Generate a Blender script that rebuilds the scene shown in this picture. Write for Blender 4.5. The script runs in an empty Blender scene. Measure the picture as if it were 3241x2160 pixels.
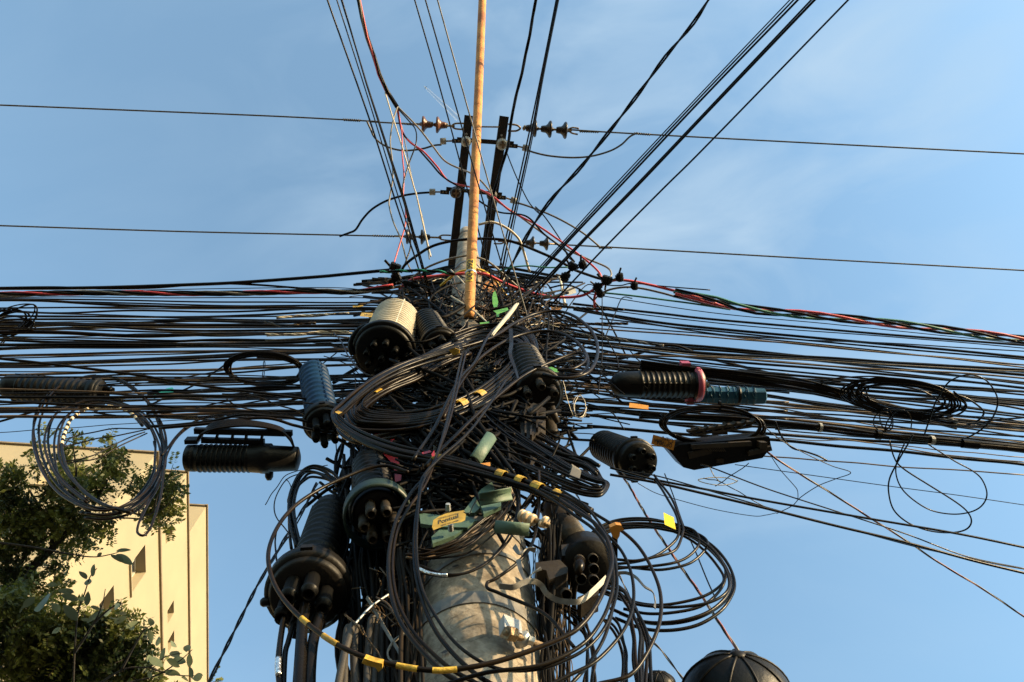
import bpy, math, random
import numpy as np
from mathutils import Vector
random.seed(7); RNG = np.random.default_rng(11)
S = bpy.context.scene
COL = S.collection
# ------------------------------------------------------------------ camera
W_N, H_N = 3241.0, 2160.0            # picture size the measurements are taken in
FPX = 2603.0                         # focal length in those pixels
PITCH = math.radians(73.9); ROLL = math.radians(-11.6)
CAM = np.array([0., 0., 1.6])
_F = np.array([0., math.cos(PITCH), math.sin(PITCH)])
_R0 = np.array([1., 0., 0.]); _U0 = np.array([0., -math.sin(PITCH), math.cos(PITCH)])
_R = math.cos(ROLL) * _R0 + math.sin(ROLL) * _U0
_U = -math.sin(ROLL) * _R0 + math.cos(ROLL) * _U0
cam_d = bpy.data.cameras.new('camera'); cam = bpy.data.objects.new('camera', cam_d); COL.objects.link(cam)
from mathutils import Matrix
cam.matrix_world = Matrix(((_R[0], _U[0], -_F[0], CAM[0]), (_R[1], _U[1], -_F[1], CAM[1]), (_R[2], _U[2], -_F[2], CAM[2]), (0, 0, 0, 1)))
cam_d.sensor_width = 36.0; cam_d.lens = 36.0 * FPX / W_N
cam_d.clip_start = 0.05; cam_d.clip_end = 40000
S.camera = cam
# ------------------------------------------------------------------ sky and sun
SUN_EL = math.radians(16.0)
SUN_AZ = math.radians(63.0)          # to the right of the direction that points from the pole to the camera
_hr = np.array([_R[0], _R[1], 0]); _hr /= np.linalg.norm(_hr)      # level, to the picture's right
_hf = np.array([-_hr[1], _hr[0], 0])                                 # level, away from the camera
sun_h = math.sin(SUN_AZ) * _hr - math.cos(SUN_AZ) * _hf
sun_v = np.array([sun_h[0] * math.cos(SUN_EL), sun_h[1] * math.cos(SUN_EL), math.sin(SUN_EL)])
w = bpy.data.worlds.new('World'); S.world = w; w.use_nodes = True
nt = w.node_tree; nt.nodes.clear()
sky = nt.nodes.new('ShaderNodeTexSky'); sky.sky_type = 'NISHITA'; sky.sun_disc = False
sky.sun_elevation = SUN_EL; sky.sun_rotation = math.atan2(sun_v[0], sun_v[1])
sky.altitude = 700; sky.air_density = 1.15; sky.dust_density = 1.0; sky.ozone_density = 2.0
bg = nt.nodes.new('ShaderNodeBackground'); bg.inputs['Strength'].default_value = 0.15
out = nt.nodes.new('ShaderNodeOutputWorld')
tc = nt.nodes.new('ShaderNodeTexCoord')
mp = nt.nodes.new('ShaderNodeMapping'); mp.inputs['Scale'].default_value = (1.3, 2.6, 1.0); mp.inputs['Rotation'].default_value = (0, 0, 0.6); mp.inputs['Location'].default_value = (0.55, 0.2, 0)
nz = nt.nodes.new('ShaderNodeTexNoise'); nz.inputs['Scale'].default_value = 3.4; nz.inputs['Detail'].default_value = 7; nz.inputs['Roughness'].default_value = 0.52; nz.inputs['Distortion'].default_value = 0.5
rp = nt.nodes.new('ShaderNodeMapRange'); rp.inputs['From Min'].default_value = 0.42; rp.inputs['From Max'].default_value = 0.85; rp.inputs['To Min'].default_value = 0.0; rp.inputs['To Max'].default_value = 0.85
mx = nt.nodes.new('ShaderNodeMixRGB'); mx.inputs['Color2'].default_value = (1.28, 1.70, 2.1, 1)
nt.links.new(tc.outputs['Generated'], mp.inputs['Vector']); nt.links.new(mp.outputs['Vector'], nz.inputs['Vector'])
nt.links.new(nz.outputs['Fac'], rp.inputs['Value'])
_cd = _R * ((2060 - W_N / 2) / FPX) + _U * (-(600 - H_N / 2) / FPX) + _F; _cd = _cd / np.linalg.norm(_cd)
vm = nt.nodes.new('ShaderNodeVectorMath'); vm.operation = 'DOT_PRODUCT'; vm.inputs[1].default_value = tuple(_cd); nt.links.new(tc.outputs['Generated'], vm.inputs[0])
ms_ = nt.nodes.new('ShaderNodeMapRange'); ms_.inputs['From Min'].default_value = 0.86; ms_.inputs['From Max'].default_value = 1.0; ms_.inputs['To Min'].default_value = 0.14; ms_.inputs['To Max'].default_value = 1.0; ms_.interpolation_type = 'SMOOTHSTEP'
nt.links.new(vm.outputs['Value'], ms_.inputs['Value'])
ml = nt.nodes.new('ShaderNodeMath'); ml.operation = 'MULTIPLY'; nt.links.new(rp.outputs['Result'], ml.inputs[0]); nt.links.new(ms_.outputs['Result'], ml.inputs[1])
ah = nt.nodes.new('ShaderNodeMath'); ah.operation = 'ADD'; ah.inputs[1].default_value = 0.10; nt.links.new(ml.outputs[0], ah.inputs[0]); nt.links.new(ah.outputs[0], mx.inputs['Fac'])
wb = nt.nodes.new('ShaderNodeMixRGB'); wb.blend_type = 'MULTIPLY'; wb.inputs['Fac'].default_value = 1.0; wb.inputs['Color2'].default_value = (0.965, 1.05, 0.935, 1)
nt.links.new(sky.outputs['Color'], wb.inputs['Color1']); nt.links.new(wb.outputs['Color'], mx.inputs['Color1']); nt.links.new(mx.outputs['Color'], bg.inputs['Color']); nt.links.new(bg.outputs['Background'], out.inputs['Surface'])
sd = bpy.data.lights.new('sun', 'SUN'); sd.energy = 3.7; sd.angle = math.radians(0.5); sd.color = (1.0, 0.74, 0.42)
so = bpy.data.objects.new('sun', sd); COL.objects.link(so)
so.rotation_euler = Vector(-sun_v).to_track_quat('-Z', 'Y').to_euler(); so.location = (6, -6, 14)
S.view_settings.view_transform = 'Standard'; S.view_settings.look = 'None'; S.view_settings.exposure = 1.52; S.view_settings.gamma = 1.0
S.view_settings.use_curve_mapping = False
S.cycles.max_bounces = 6; S.cycles.diffuse_bounces = 3; S.cycles.transparent_max_bounces = 8
S.cycles.use_denoising = True
# ------------------------------------------------------------------ measuring: where a spot of the view lies in the place
FR = {'N': (0, 0, 1), 'D': (0, 0, 0.72601), 'A': (1000, 0, 2.353), 'B': (1100, 600, 2.353), 'C': (800, 1200, 2.353), 'E': (800, 1500, 2.353),
      'G': (1500, 1500, 2.353), 'K': (1500, 1000, 2.353), 'L': (0, 800, 2.353), 'M': (0, 1300, 1.82375), 'Q': (2241, 800, 2.353),
      'W': (2041, 1300, 1.8233), 'X': (2241, 0, 2.353), 'T': (1300, 270, 2.941), 'Y': (1080, 940, 5.2275), 'Z': (560, 1300, 5.3477), 'P': (1750, 1560, 3.733)}
def nat(fr, pts):
    ox, oy, s = FR[fr]
    return [(ox + p[0] / s, oy + p[1] / s) + tuple(p[2:]) for p in pts]
def n1(fr, x, y):
    ox, oy, s = FR[fr]; return ox + x / s, oy + y / s
def ray(x, y):
    return _R * ((x - W_N / 2) / FPX) + _U * (-(y - H_N / 2) / FPX) + _F
def onD(x, y, D): return CAM + ray(x, y) * D
def onH(x, y, z):
    r = ray(x, y); return CAM + r * ((z - CAM[2]) / r[2])
_pb = onD(1095 * 1.3774, 2160, 1.977); POLE = np.array([_pb[0], _pb[1], 0.])
DIST = float(np.dot(_pb - CAM, _hf))
def onV(x, y, k=1.0):
    r = ray(x, y); return CAM + r * (k * DIST / float(np.dot(r, _hf)))
def depth(p): return float(np.dot(np.asarray(p) - CAM, _F))
def Hz(y, k=1.0): return float(onV(1480, y, k)[2])
def px(D, n): return n * D / FPX            # n pixels at depth D, in metres
def tip_at(x, y, base, L, far=True):
    r = ray(x, y); o = CAM - base; a = r @ r; b = 2 * (r @ o); c = o @ o - L * L
    q = max(0., b * b - 4 * a * c) ** .5
    return CAM + r * ((-b + (q if far else -q)) / (2 * a))
# ------------------------------------------------------------------ materials
def mat(name, col, rough=0.5, col2=None, nscale=6.0, metal=0.0, bump=0.0, bscale=40.0, lo=0.35, hi=0.7, spec=0.5, translucent=0.0, detail=6):
    m = bpy.data.materials.new(name); m.use_nodes = True; t = m.node_tree; b = t.nodes['Principled BSDF']
    b.inputs['Roughness'].default_value = rough; b.inputs['Metallic'].default_value = metal
    b.inputs['Specular IOR Level'].default_value = spec
    co = t.nodes.new('ShaderNodeTexCoord')
    if col2 is not None:
        n = t.nodes.new('ShaderNodeTexNoise'); n.inputs['Scale'].default_value = nscale; n.inputs['Detail'].default_value = detail; n.inputs['Roughness'].default_value = 0.6
        r = t.nodes.new('ShaderNodeValToRGB'); r.color_ramp.elements[0].position = lo; r.color_ramp.elements[1].position = hi
        r.color_ramp.elements[0].color = (*col, 1); r.color_ramp.elements[1].color = (*col2, 1)
        t.links.new(co.outputs['Object'], n.inputs['Vector']); t.links.new(n.outputs['Fac'], r.inputs['Fac']); t.links.new(r.outputs['Color'], b.inputs['Base Color'])
        q = t.nodes.new('ShaderNodeMapRange'); q.inputs['To Min'].default_value = max(.05, rough - .12); q.inputs['To Max'].default_value = min(1, rough + .18)
        t.links.new(n.outputs['Fac'], q.inputs['Value']); t.links.new(q.outputs['Result'], b.inputs['Roughness'])
    else:
        b.inputs['Base Color'].default_value = (*col, 1)
    if bump:
        n2 = t.nodes.new('ShaderNodeTexNoise'); n2.inputs['Scale'].default_value = bscale; n2.inputs['Detail'].default_value = 8
        bp = t.nodes.new('ShaderNodeBump'); bp.inputs['Strength'].default_value = bump; bp.inputs['Distance'].default_value = 0.01
        t.links.new(co.outputs['Object'], n2.inputs['Vector']); t.links.new(n2.outputs['Fac'], bp.inputs['Height']); t.links.new(bp.outputs['Normal'], b.inputs['Normal'])
    if translucent:
        tr = t.nodes.new('ShaderNodeBsdfTranslucent'); ms = t.nodes.new('ShaderNodeMixShader'); ms.inputs[0].default_value = translucent
        if col2 is not None: t.links.new(r.outputs['Color'], tr.inputs['Color'])
        else: tr.inputs['Color'].default_value = (*col, 1)
        t.links.new(b.outputs[0], ms.inputs[1]); t.links.new(tr.outputs[0], ms.inputs[2]); t.links.new(ms.outputs[0], t.nodes['Material Output'].inputs['Surface'])
    return m
M = {
 'black': mat('black_cable', (.005, .005, .0055), .24, (.012, .009, .006), 9, bump=.05, bscale=90, spec=.09),
 'dusty': mat('dusty_black_cable', (.005, .0037, .0026), .28, (.018, .011, .0055), 7, bump=.06, bscale=80, spec=.10),
 'tblack': mat('old_black_wire', (.004, .004, .0042), .55, (.010, .008, .006), 9, spec=.06),
 'tdusty': mat('old_dusty_wire', (.007, .005, .0035), .55, (.022, .0145, .008), 9, spec=.10),
 'steel': mat('stranded_conductor', (.045, .04, .032), .5, (.12, .10, .075), 30, metal=.4),
 'grey': mat('grey_cable', (.12, .11, .095), .5, (.24, .21, .17), 12),
 'cream': mat('cream_wire', (.42, .36, .26), .55, (.6, .52, .38), 12),
 'brown': mat('brown_wire', (.05, .032, .017), .5, (.13, .085, .045), 14, spec=.25),
 'red': mat('red_cable', (.42, .025, .035), .42, (.60, .075, .075), 6),
 'darkred': mat('faded_red_wire', (.22, .05, .04), .5, (.34, .12, .09), 9),
 'green': mat('green_cable', (.012, .10, .065), .45, (.03, .20, .13), 9),
 'yellow': mat('yellow_cable', (.62, .38, .02), .45, (.75, .50, .06), 9),
 'tape': mat('yellow_tape', (.30, .175, .012), .55, (.56, .35, .035), 26, lo=.42, hi=.6, bump=.4, bscale=60),
 'orange': mat('orange_plastic', (.42, .16, .012), .5, (.55, .25, .025), 14),
 'creamtape': mat('cream_tape', (.62, .48, .28), .6, (.76, .62, .40), 18),
 'plastic': mat('black_plastic', (.003, .003, .0031), .40, (.007, .0065, .0055), 5, bump=.15, bscale=60, spec=.16),
 'plastic2': mat('dusty_black_plastic', (.0032, .003, .0028), .42, (.010, .008, .006), 4, bump=.2, bscale=40, spec=.16),
 'bluegrey': mat('blue_plastic', (.003, .018, .052), .45, (.006, .034, .085), 5, bump=.1, spec=.15),
 'teal': mat('teal_plastic', (.004, .045, .085), .4, (.008, .07, .115), 6, spec=.3),
 'white': mat('white_plastic', (.34, .32, .26), .5, (.50, .46, .37), 8, bump=.15),
 'pink': mat('pink_plastic', (.24, .028, .065), .45, (.36, .065, .10), 7),
 'brownbox': mat('dusty_brown_plastic', (.014, .010, .0065), .55, (.036, .026, .015), 6, bump=.2, spec=.3),
 'strapsteel': mat('dull_steel_strap', (.09, .085, .078), .5, (.19, .18, .16), 22, metal=.2),
 'galv': mat('galvanised_steel', (.30, .31, .31), .45, (.48, .48, .46), 18, metal=.6, bump=.15, bscale=120),
 'rustbolt': mat('rusty_bolt', (.14, .09, .05), .55, (.34, .25, .14), 30, metal=.6, bump=.3, bscale=150),
 'channel': mat('dark_steel_channel', (.010, .009, .008), .6, (.030, .022, .014), 8, metal=.2, bump=.3, bscale=60),
 'shadegreen': mat('shaded_green_plastic', (.004, .014, .010), .45, (.010, .028, .019), 9),  # green darkened in the colour for the shadow over the hoop
 'greenmetal': mat('pale_green_metal', (.034, .072, .050), .55, (.075, .125, .082), 9, bump=.2, bscale=50),
 'silver': mat('silver_tape', (.66, .66, .66), .22, (.8, .8, .8), 30, metal=.95, bump=.5, bscale=120),
 'ceramic': mat('brown_ceramic', (.085, .032, .016), .32, (.16, .066, .034), 12, spec=.3),
 'ceramicdark': mat('dark_ceramic', (.014, .010, .008), .28, (.04, .026, .018), 12, spec=.3),
 'porcelain': mat('cream_porcelain', (.50, .38, .24), .3, (.66, .52, .36), 16, spec=.6),
 'greyceramic': mat('grey_ceramic', (.20, .19, .17), .35, (.36, .34, .29), 16),
 'ink': mat('black_ink', (.012, .010, .008), .6),
 'brightyellow': mat('bright_yellow_card', (.85, .66, .02), .5, (.90, .72, .06), 10, translucent=.25),
 'tealtag': mat('teal_card', (.02, .30, .30), .5, (.04, .38, .38), 10, translucent=.25),
 'lime': mat('lime_plastic', (.06, .22, .025), .45, (.12, .34, .05), 10),
 'redplastic': mat('red_plastic', (.20, .005, .007), .45, (.32, .010, .012), 10),
}
# concrete
def concrete_mat():
    m = mat('weathered_concrete', (.19, .16, .122), .85, (.37, .31, .235), 9, bump=.55, bscale=28, lo=.3, hi=.72)
    t = m.node_tree; b = t.nodes['Principled BSDF']; src = b.inputs['Base Color'].links[0].from_socket
    co = [n for n in t.nodes if n.type == 'TEX_COORD'][0]
    n = t.nodes.new('ShaderNodeTexNoise'); n.inputs['Scale'].default_value = 5.5; n.inputs['Detail'].default_value = 10; n.inputs['Roughness'].default_value = .7
    r = t.nodes.new('ShaderNodeValToRGB'); r.color_ramp.elements[0].position = .38; r.color_ramp.elements[1].position = .54
    r.color_ramp.elements[0].color = (.30, .27, .23, 1); r.color_ramp.elements[1].color = (1, 1, 1, 1)
    mm = t.nodes.new('ShaderNodeMixRGB'); mm.blend_type = 'MULTIPLY'; mm.inputs['Fac'].default_value = .9
    t.links.new(co.outputs['Object'], n.inputs['Vector']); t.links.new(n.outputs['Fac'], r.inputs['Fac'])
    t.links.new(src, mm.inputs['Color1']); t.links.new(r.outputs['Color'], mm.inputs['Color2'])
    n3 = t.nodes.new('ShaderNodeTexNoise'); n3.inputs['Scale'].default_value = 60; n3.inputs['Detail'].default_value = 4
    r3 = t.nodes.new('ShaderNodeValToRGB'); r3.color_ramp.elements[0].position = .40; r3.color_ramp.elements[1].position = .60; r3.color_ramp.elements[0].color = (.62, .60, .56, 1); r3.color_ramp.elements[1].color = (1, 1, 1, 1)
    m3 = t.nodes.new('ShaderNodeMixRGB'); m3.blend_type = 'MULTIPLY'; m3.inputs['Fac'].default_value = .7
    t.links.new(co.outputs['Object'], n3.inputs['Vector']); t.links.new(n3.outputs['Fac'], r3.inputs['Fac'])
    t.links.new(mm.outputs['Color'], m3.inputs['Color1']); t.links.new(r3.outputs['Color'], m3.inputs['Color2']); t.links.new(m3.outputs['Color'], b.inputs['Base Color'])
    vo = t.nodes.new('ShaderNodeTexVoronoi'); vo.feature = 'DISTANCE_TO_EDGE'; vo.inputs['Scale'].default_value = 4.5
    nd = t.nodes.new('ShaderNodeTexNoise'); nd.inputs['Scale'].default_value = 9; nd.inputs['Detail'].default_value = 6
    ad = t.nodes.new('ShaderNodeMixRGB'); ad.blend_type = 'ADD'; ad.inputs['Fac'].default_value = .35
    t.links.new(co.outputs['Object'], nd.inputs['Vector']); t.links.new(co.outputs['Object'], ad.inputs['Color1']); t.links.new(nd.outputs['Color'], ad.inputs['Color2']); t.links.new(ad.outputs['Color'], vo.inputs['Vector'])
    r4 = t.nodes.new('ShaderNodeValToRGB'); r4.color_ramp.elements[0].position = .0; r4.color_ramp.elements[1].position = .018; r4.color_ramp.elements[0].color = (.45, .40, .34, 1); r4.color_ramp.elements[1].color = (1, 1, 1, 1)
    m4 = t.nodes.new('ShaderNodeMixRGB'); m4.blend_type = 'MULTIPLY'; m4.inputs['Fac'].default_value = .75
    t.links.new(vo.outputs['Distance'], r4.inputs['Fac']); t.links.new(m3.outputs['Color'], m4.inputs['Color1']); t.links.new(r4.outputs['Color'], m4.inputs['Color2']); t.links.new(m4.outputs['Color'], b.inputs['Base Color'])
    return m
M['concrete'] = concrete_mat()
M['rust'] = mat('rusty_pipe', (.26, .080, .018), .75, (.54, .245, .072), 9, bump=.35, bscale=70, lo=.32, hi=.58)
# ------------------------------------------------------------------ objects
ORG = {}
def tag(o, label=None, cat=None, group=None, kind=None):
    if label: o['label'] = label
    if cat: o['category'] = cat
    if group: o['group'] = group
    if kind: o['kind'] = kind
    return o
def obj(name, geo, m, parent=None, smooth=True, origin=None):
    v, f = geo; v = np.asarray(v, dtype=float)
    o0 = ORG[parent.name] if parent is not None else (np.asarray(origin, float) if origin is not None else v[0].copy())
    me = bpy.data.meshes.new(name); me.from_pydata((v - o0).tolist(), [], f); me.materials.append(M[m] if isinstance(m, str) else m)
    if smooth: me.polygons.foreach_set('use_smooth', [True] * len(me.polygons))
    o = bpy.data.objects.new(name, me); COL.objects.link(o)
    if parent is not None: o.parent = parent
    else: o.location = o0
    ORG[o.name] = o0
    return o
def thing(name, loc, label, cat, group=None):
    e = bpy.data.objects.new(name, None); COL.objects.link(e); e.location = loc; e.empty_display_size = .05
    ORG[e.name] = np.asarray(loc, float)
    return tag(e, label, cat, group)
def join(*gs):
    V = []; F = []; n = 0
    for v, f in gs:
        v = np.asarray(v); V.append(v); F += [tuple(i + n for i in q) for q in f]; n += len(v)
    return np.vstack(V), F
def spline(pts, per=10):
    """Catmull-Rom through points of any dimension"""
    P = np.asarray(pts, float)
    if len(P) == 2: return P[0] + (P[1] - P[0]) * np.linspace(0, 1, max(2, per + 1))[:, None]
    P = np.vstack([2 * P[0] - P[1], P, 2 * P[-1] - P[-2]]); outp = []
    t = np.linspace(0, 1, per, endpoint=False)[:, None]
    for i in range(1, len(P) - 2):
        a, b, c, d = P[i - 1], P[i], P[i + 1], P[i + 2]
        outp.append(.5 * (2 * b + (c - a) * t + (2 * a - 5 * b + 4 * c - d) * t ** 2 + (3 * b - a - 3 * c + d) * t ** 3))
    outp.append(P[-2][None]); return np.vstack(outp)
def frames(P):
    T = np.gradient(P, axis=0); T /= np.maximum(np.linalg.norm(T, axis=1), 1e-9)[:, None]
    a = np.array([0, 0, 1.]) if abs(T[0][2]) < .9 else np.array([1., 0, 0])
    n = np.cross(T[0], a); n /= np.linalg.norm(n); Ns = [n]
    for i in range(1, len(P)):
        n = Ns[-1] - T[i] * np.dot(Ns[-1], T[i]); l = np.linalg.norm(n)
        Ns.append(n / l if l > 1e-6 else Ns[-1])
    Ns = np.array(Ns); return T, Ns, np.cross(T, Ns)
def tube(P, r, seg=7, cap=True):
    P = np.asarray(P, float); n = len(P); T, N, B = frames(P)
    r = np.full(n, r) if np.isscalar(r) else np.asarray(r)
    a = np.linspace(0, 2 * math.pi, seg, endpoint=False)
    V = (P[:, None, :] + r[:, None, None] * (np.cos(a)[None, :, None] * N[:, None, :] + np.sin(a)[None, :, None] * B[:, None, :])).reshape(-1, 3)
    F = [(i * seg + j, i * seg + (j + 1) % seg, (i + 1) * seg + (j + 1) % seg, (i + 1) * seg + j) for i in range(n - 1) for j in range(seg)]
    if cap: F += [tuple(range(seg - 1, -1, -1)), tuple((n - 1) * seg + j for j in range(seg))]
    return V, F
def axes(p0, p1):
    T = np.asarray(p1, float) - np.asarray(p0, float); L = np.linalg.norm(T); T = T / L
    a = np.array([0, 0, 1.]) if abs(T[2]) < .85 else _hr
    n = np.cross(T, a); n /= np.linalg.norm(n); return T, n, np.cross(T, n), L
def lathe(p0, p1, prof, seg=28, cap=True):
    """prof: (distance along as share of p0-p1, radius)"""
    p0 = np.asarray(p0, float); T, n, b, L = axes(p0, p1)
    a = np.linspace(0, 2 * math.pi, seg, endpoint=False); V = []
    for t, r in prof:
        c = p0 + T * (t * L); V.append(c + r * (np.cos(a)[:, None] * n + np.sin(a)[:, None] * b))
    V = np.vstack(V); k = len(prof)
    F = [(i * seg + j, i * seg + (j + 1) % seg, (i + 1) * seg + (j + 1) % seg, (i + 1) * seg + j) for i in range(k - 1) for j in range(seg)]
    if cap: F += [tuple(range(seg - 1, -1, -1)), tuple((k - 1) * seg + j for j in range(seg))]
    return V, F
def slab(c, ux, uy, uz):
    """box from centre and three half-axis vectors, with small chamfer"""
    c = np.asarray(c, float); V = []
    for s in (-1, 1):
        for (a, b) in ((-1, -1), (1, -1), (1, 1), (-1, 1)):
            V.append(c + a * ux + b * uy + s * uz)
    return np.array(V), [(3, 2, 1, 0), (4, 5, 6, 7), (0, 1, 5, 4), (1, 2, 6, 5), (2, 3, 7, 6), (3, 0, 4, 7)]
def bar(p0, p1, w_, h_, up=None):
    p0 = np.asarray(p0, float); p1 = np.asarray(p1, float); T = p1 - p0; L = np.linalg.norm(T); T = T / L
    up = np.array([0, 0, 1.]) if up is None else np.asarray(up, float)
    if abs(T @ up) > .95: up = _hr
    s = np.cross(T, up); s /= np.linalg.norm(s); u = np.cross(s, T)
    return slab((p0 + p1) / 2, T * L / 2, s * w_ / 2, u * h_ / 2)
def extrude(P, d):
    """closed outline of 3D points given thickness d (vector)"""
    P = np.asarray(P, float); n = len(P); V = np.vstack([P, P + d])
    F = [tuple(range(n)), tuple(range(2 * n - 1, n - 1, -1))] + [(i, i + n, (i + 1) % n + n, (i + 1) % n) for i in range(n)]
    return V, F
def ribbon(P, wv, thick=.0015):
    """strip along P with half-width vectors wv"""
    P = np.asarray(P); wv = np.asarray(wv); T = np.gradient(P, axis=0); nn = np.cross(T, wv); nn /= np.linalg.norm(nn, axis=1)[:, None]; nn *= thick
    V = np.stack([P - wv - nn, P + wv - nn, P + wv + nn, P - wv + nn], 1).reshape(-1, 3); F = []
    for i in range(len(P) - 1):
        for j in range(4): F.append((i * 4 + j, i * 4 + (j + 1) % 4, (i + 1) * 4 + (j + 1) % 4, (i + 1) * 4 + j))
    return V, F
# a path of picture spots -> points in the place.  mode 'h': level z; 'v': upright plane k; 'd': depth
def place(pts, mode, par, per=10):
    A = []
    for i, p in enumerate(pts):
        q = p[2] if len(p) > 2 else (par if np.isscalar(par) else par[min(i, len(par) - 1)])
        A.append((p[0], p[1], q))
    A = spline(A, per); fn = {'h': onH, 'v': onV, 'd': onD}[mode]
    return np.array([fn(a[0], a[1], a[2]) for a in A])
def rad(P, wpx): return .5 * px(float(np.mean([depth(p) for p in P])), wpx)
def wob(P, amp, seed=0):
    r = np.random.default_rng(seed); n = len(P); out_ = np.array(P)
    for d in range(3):
        s = np.zeros(n)
        for k in (1, 2, 3, 5, 8): s += r.normal() * np.sin(np.linspace(0, 1, n) * math.pi * k + r.uniform(0, 6)) / k ** .8
        out_[:, d] += s * amp
    return out_
def zof(pts):
    """height of the pole where a strung cable reaches it"""
    e = max((pts[0], pts[-1]), key=lambda p: p[1]) if min(pts[0][1], pts[-1][1]) < 700 else min((pts[0], pts[-1]), key=lambda p: abs(p[0] - 1480))
    return Hz(e[1])
def run_on(P, pts, far=14.0, down=1.6):
    """a cable that leaves the view goes on"""
    P = np.asarray(P)
    for end in (0, -1):
        x, y = pts[end][0], pts[end][1]
        if -5 < x < W_N + 5 and -5 < y < H_N + 5: continue
        far_ = np.linalg.norm(P - P[end], axis=1); ok_ = np.where(far_ > min(.5, .3 * far_.max()))[0]; d = P[end] - P[ok_[0] if end == 0 else ok_[-1]]; d /= np.linalg.norm(d); L = down if y >= H_N + 5 else far
        if y < H_N + 5: d[2] *= .3
        E = P[end] + d * np.linspace(L / 12, L, 12)[:, None]
        P = np.vstack([E[::-1], P]) if end == 0 else np.vstack([P, E])
    return P
def cable(label, fr, pts, wpx, m='black', mode='h', par=None, group=None, name='cable', cat='cable', per=10, wobble=0.0, seg=6, seed=0, dz=0.0):
    pts = nat(fr, pts)
    if mode == 'h' and par is None: par = zof(pts) + dz
    P = place(pts, mode, 1.0 if par is None else par, per)
    if wobble: P = wob(P, wobble, seed or int(pts[0][1] * 7 + pts[-1][0]))
    r_ = rad(P, wpx); P = run_on(P, pts)
    o = obj(name, tube(P, r_, seg), m)
    return tag(o, label, cat, group)
def helix_strands(P, n, R, pitch, phase=0.):
    T, N, B = frames(P); s = np.concatenate([[0], np.cumsum(np.linalg.norm(np.diff(P, axis=0), axis=1))]); outp = []
    for i in range(n):
        a = 2 * math.pi * (s / pitch + i / n) + phase
        outp.append(P + R * (np.cos(a)[:, None] * N + np.sin(a)[:, None] * B))
    return outp
def resample(P, step):
    s = np.concatenate([[0], np.cumsum(np.linalg.norm(np.diff(P, axis=0), axis=1))]); n = max(3, int(s[-1] / step)); q = np.linspace(0, s[-1], n)
    return np.stack([np.interp(q, s, P[:, i]) for i in range(3)], 1)
def twisted(label, fr, pts, mats, wpx, mode='h', par=None, pitch=.35, group=None, name='twisted_cable', loose=1.0, per=10, parent_cat='cable', dz=0.):
    pts = nat(fr, pts)
    if mode == 'h' and par is None: par = zof(pts) + dz
    P = place(pts, mode, 1.0 if par is None else par, per); r = rad(P, wpx); P = resample(run_on(P, pts, 7.), pitch / 9)
    t = thing(name, P[0], label, parent_cat, group)
    for i, Q in enumerate(helix_strands(P, len(mats), r * 1.12 * loose * (1 if len(mats) < 4 else 1.25), pitch)): obj('strand', tube(Q, r, 6), mats[i], t)
    return t
def sub(P, t0, t1, n=None):
    P = np.asarray(P); i0 = int(t0 * (len(P) - 1)); i1 = max(i0 + 2, int(t1 * (len(P) - 1)) + 1); return P[i0:i1]
def text_geo(s, org, ux, uy, size, thick=.0006):
    """flat letters as mesh, ux/uy unit directions"""
    cu = bpy.data.curves.new('lettering', 'FONT'); cu.body = s; cu.size = size; cu.extrude = 0.0; cu.resolution_u = 3; cu.offset = 0.012 * size
    o = bpy.data.objects.new('lettering', cu); me = o.to_mesh()
    v = np.array([x.co[:] for x in me.vertices]) if len(me.vertices) else np.zeros((0, 3)); f = [tuple(p.vertices) for p in me.polygons]
    o.to_mesh_clear(); bpy.data.objects.remove(o); bpy.data.curves.remove(cu)
    return v, f
# ================================================================== ground
GX = 900.0
g = [(-GX, -GX, 0), (GX, -GX, 0), (GX, GX, 0), (-GX, GX, 0)]
M['asphalt'] = mat('asphalt_and_paving', (.045, .044, .042), .9, (.075, .072, .066), .35, bump=.3, bscale=30)
tag(obj('ground', (np.array(g, float), [(0, 1, 2, 3)]), 'asphalt', smooth=False, origin=(0, 0, 0)), kind='structure')
# ================================================================== pole
PTOP = Hz(742)                       # top of the concrete pole
def pole_r(z):
    z0, z1 = Hz(2160), Hz(855); r0, r1 = .170, .111
    return r0 + (r1 - r0) * (z - z0) / (z1 - z0)
pole = thing('concrete_pole', POLE, 'round weathered grey concrete pole carrying all the cables', 'pole')
zz = np.linspace(0, PTOP, 60)
prof = [(z / PTOP, pole_r(z)) for z in zz] + [(1.0, pole_r(PTOP) * .8)]
obj('shaft', lathe(POLE, POLE + np.array([0, 0, PTOP]), prof, 48), 'concrete', pole)
def pole_band(yc, hpx, m='strapsteel', tilt=0.0, gap=.0025):
    zc = Hz(yc); h = px(depth(onV(1490, yc)), hpx); V = []; seg = 40
    a = np.linspace(0, 2 * math.pi, seg, endpoint=False)
    for dz, dr in ((-h / 2, .0), (-h / 2, gap), (h / 2, gap), (h / 2, .0)):
        r = pole_r(zc) + dr + .0015; zt = zc + dz + tilt * np.cos(a)
        V.append(np.stack([POLE[0] + r * np.cos(a), POLE[1] + r * np.sin(a), zt], 1))
    V = np.vstack(V); F = [(i * seg + j, i * seg + (j + 1) % seg, (i + 1) * seg + (j + 1) % seg, (i + 1) * seg + j) for i in range(3) for j in range(seg)]
    return obj('steel_band', (V, F), m, pole, False)
b1 = pole_band(2080, 60); pole_band(1806, 44); pole_band(870, 22)
b4 = pole_band(1930, 20, tilt=.05)
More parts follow.
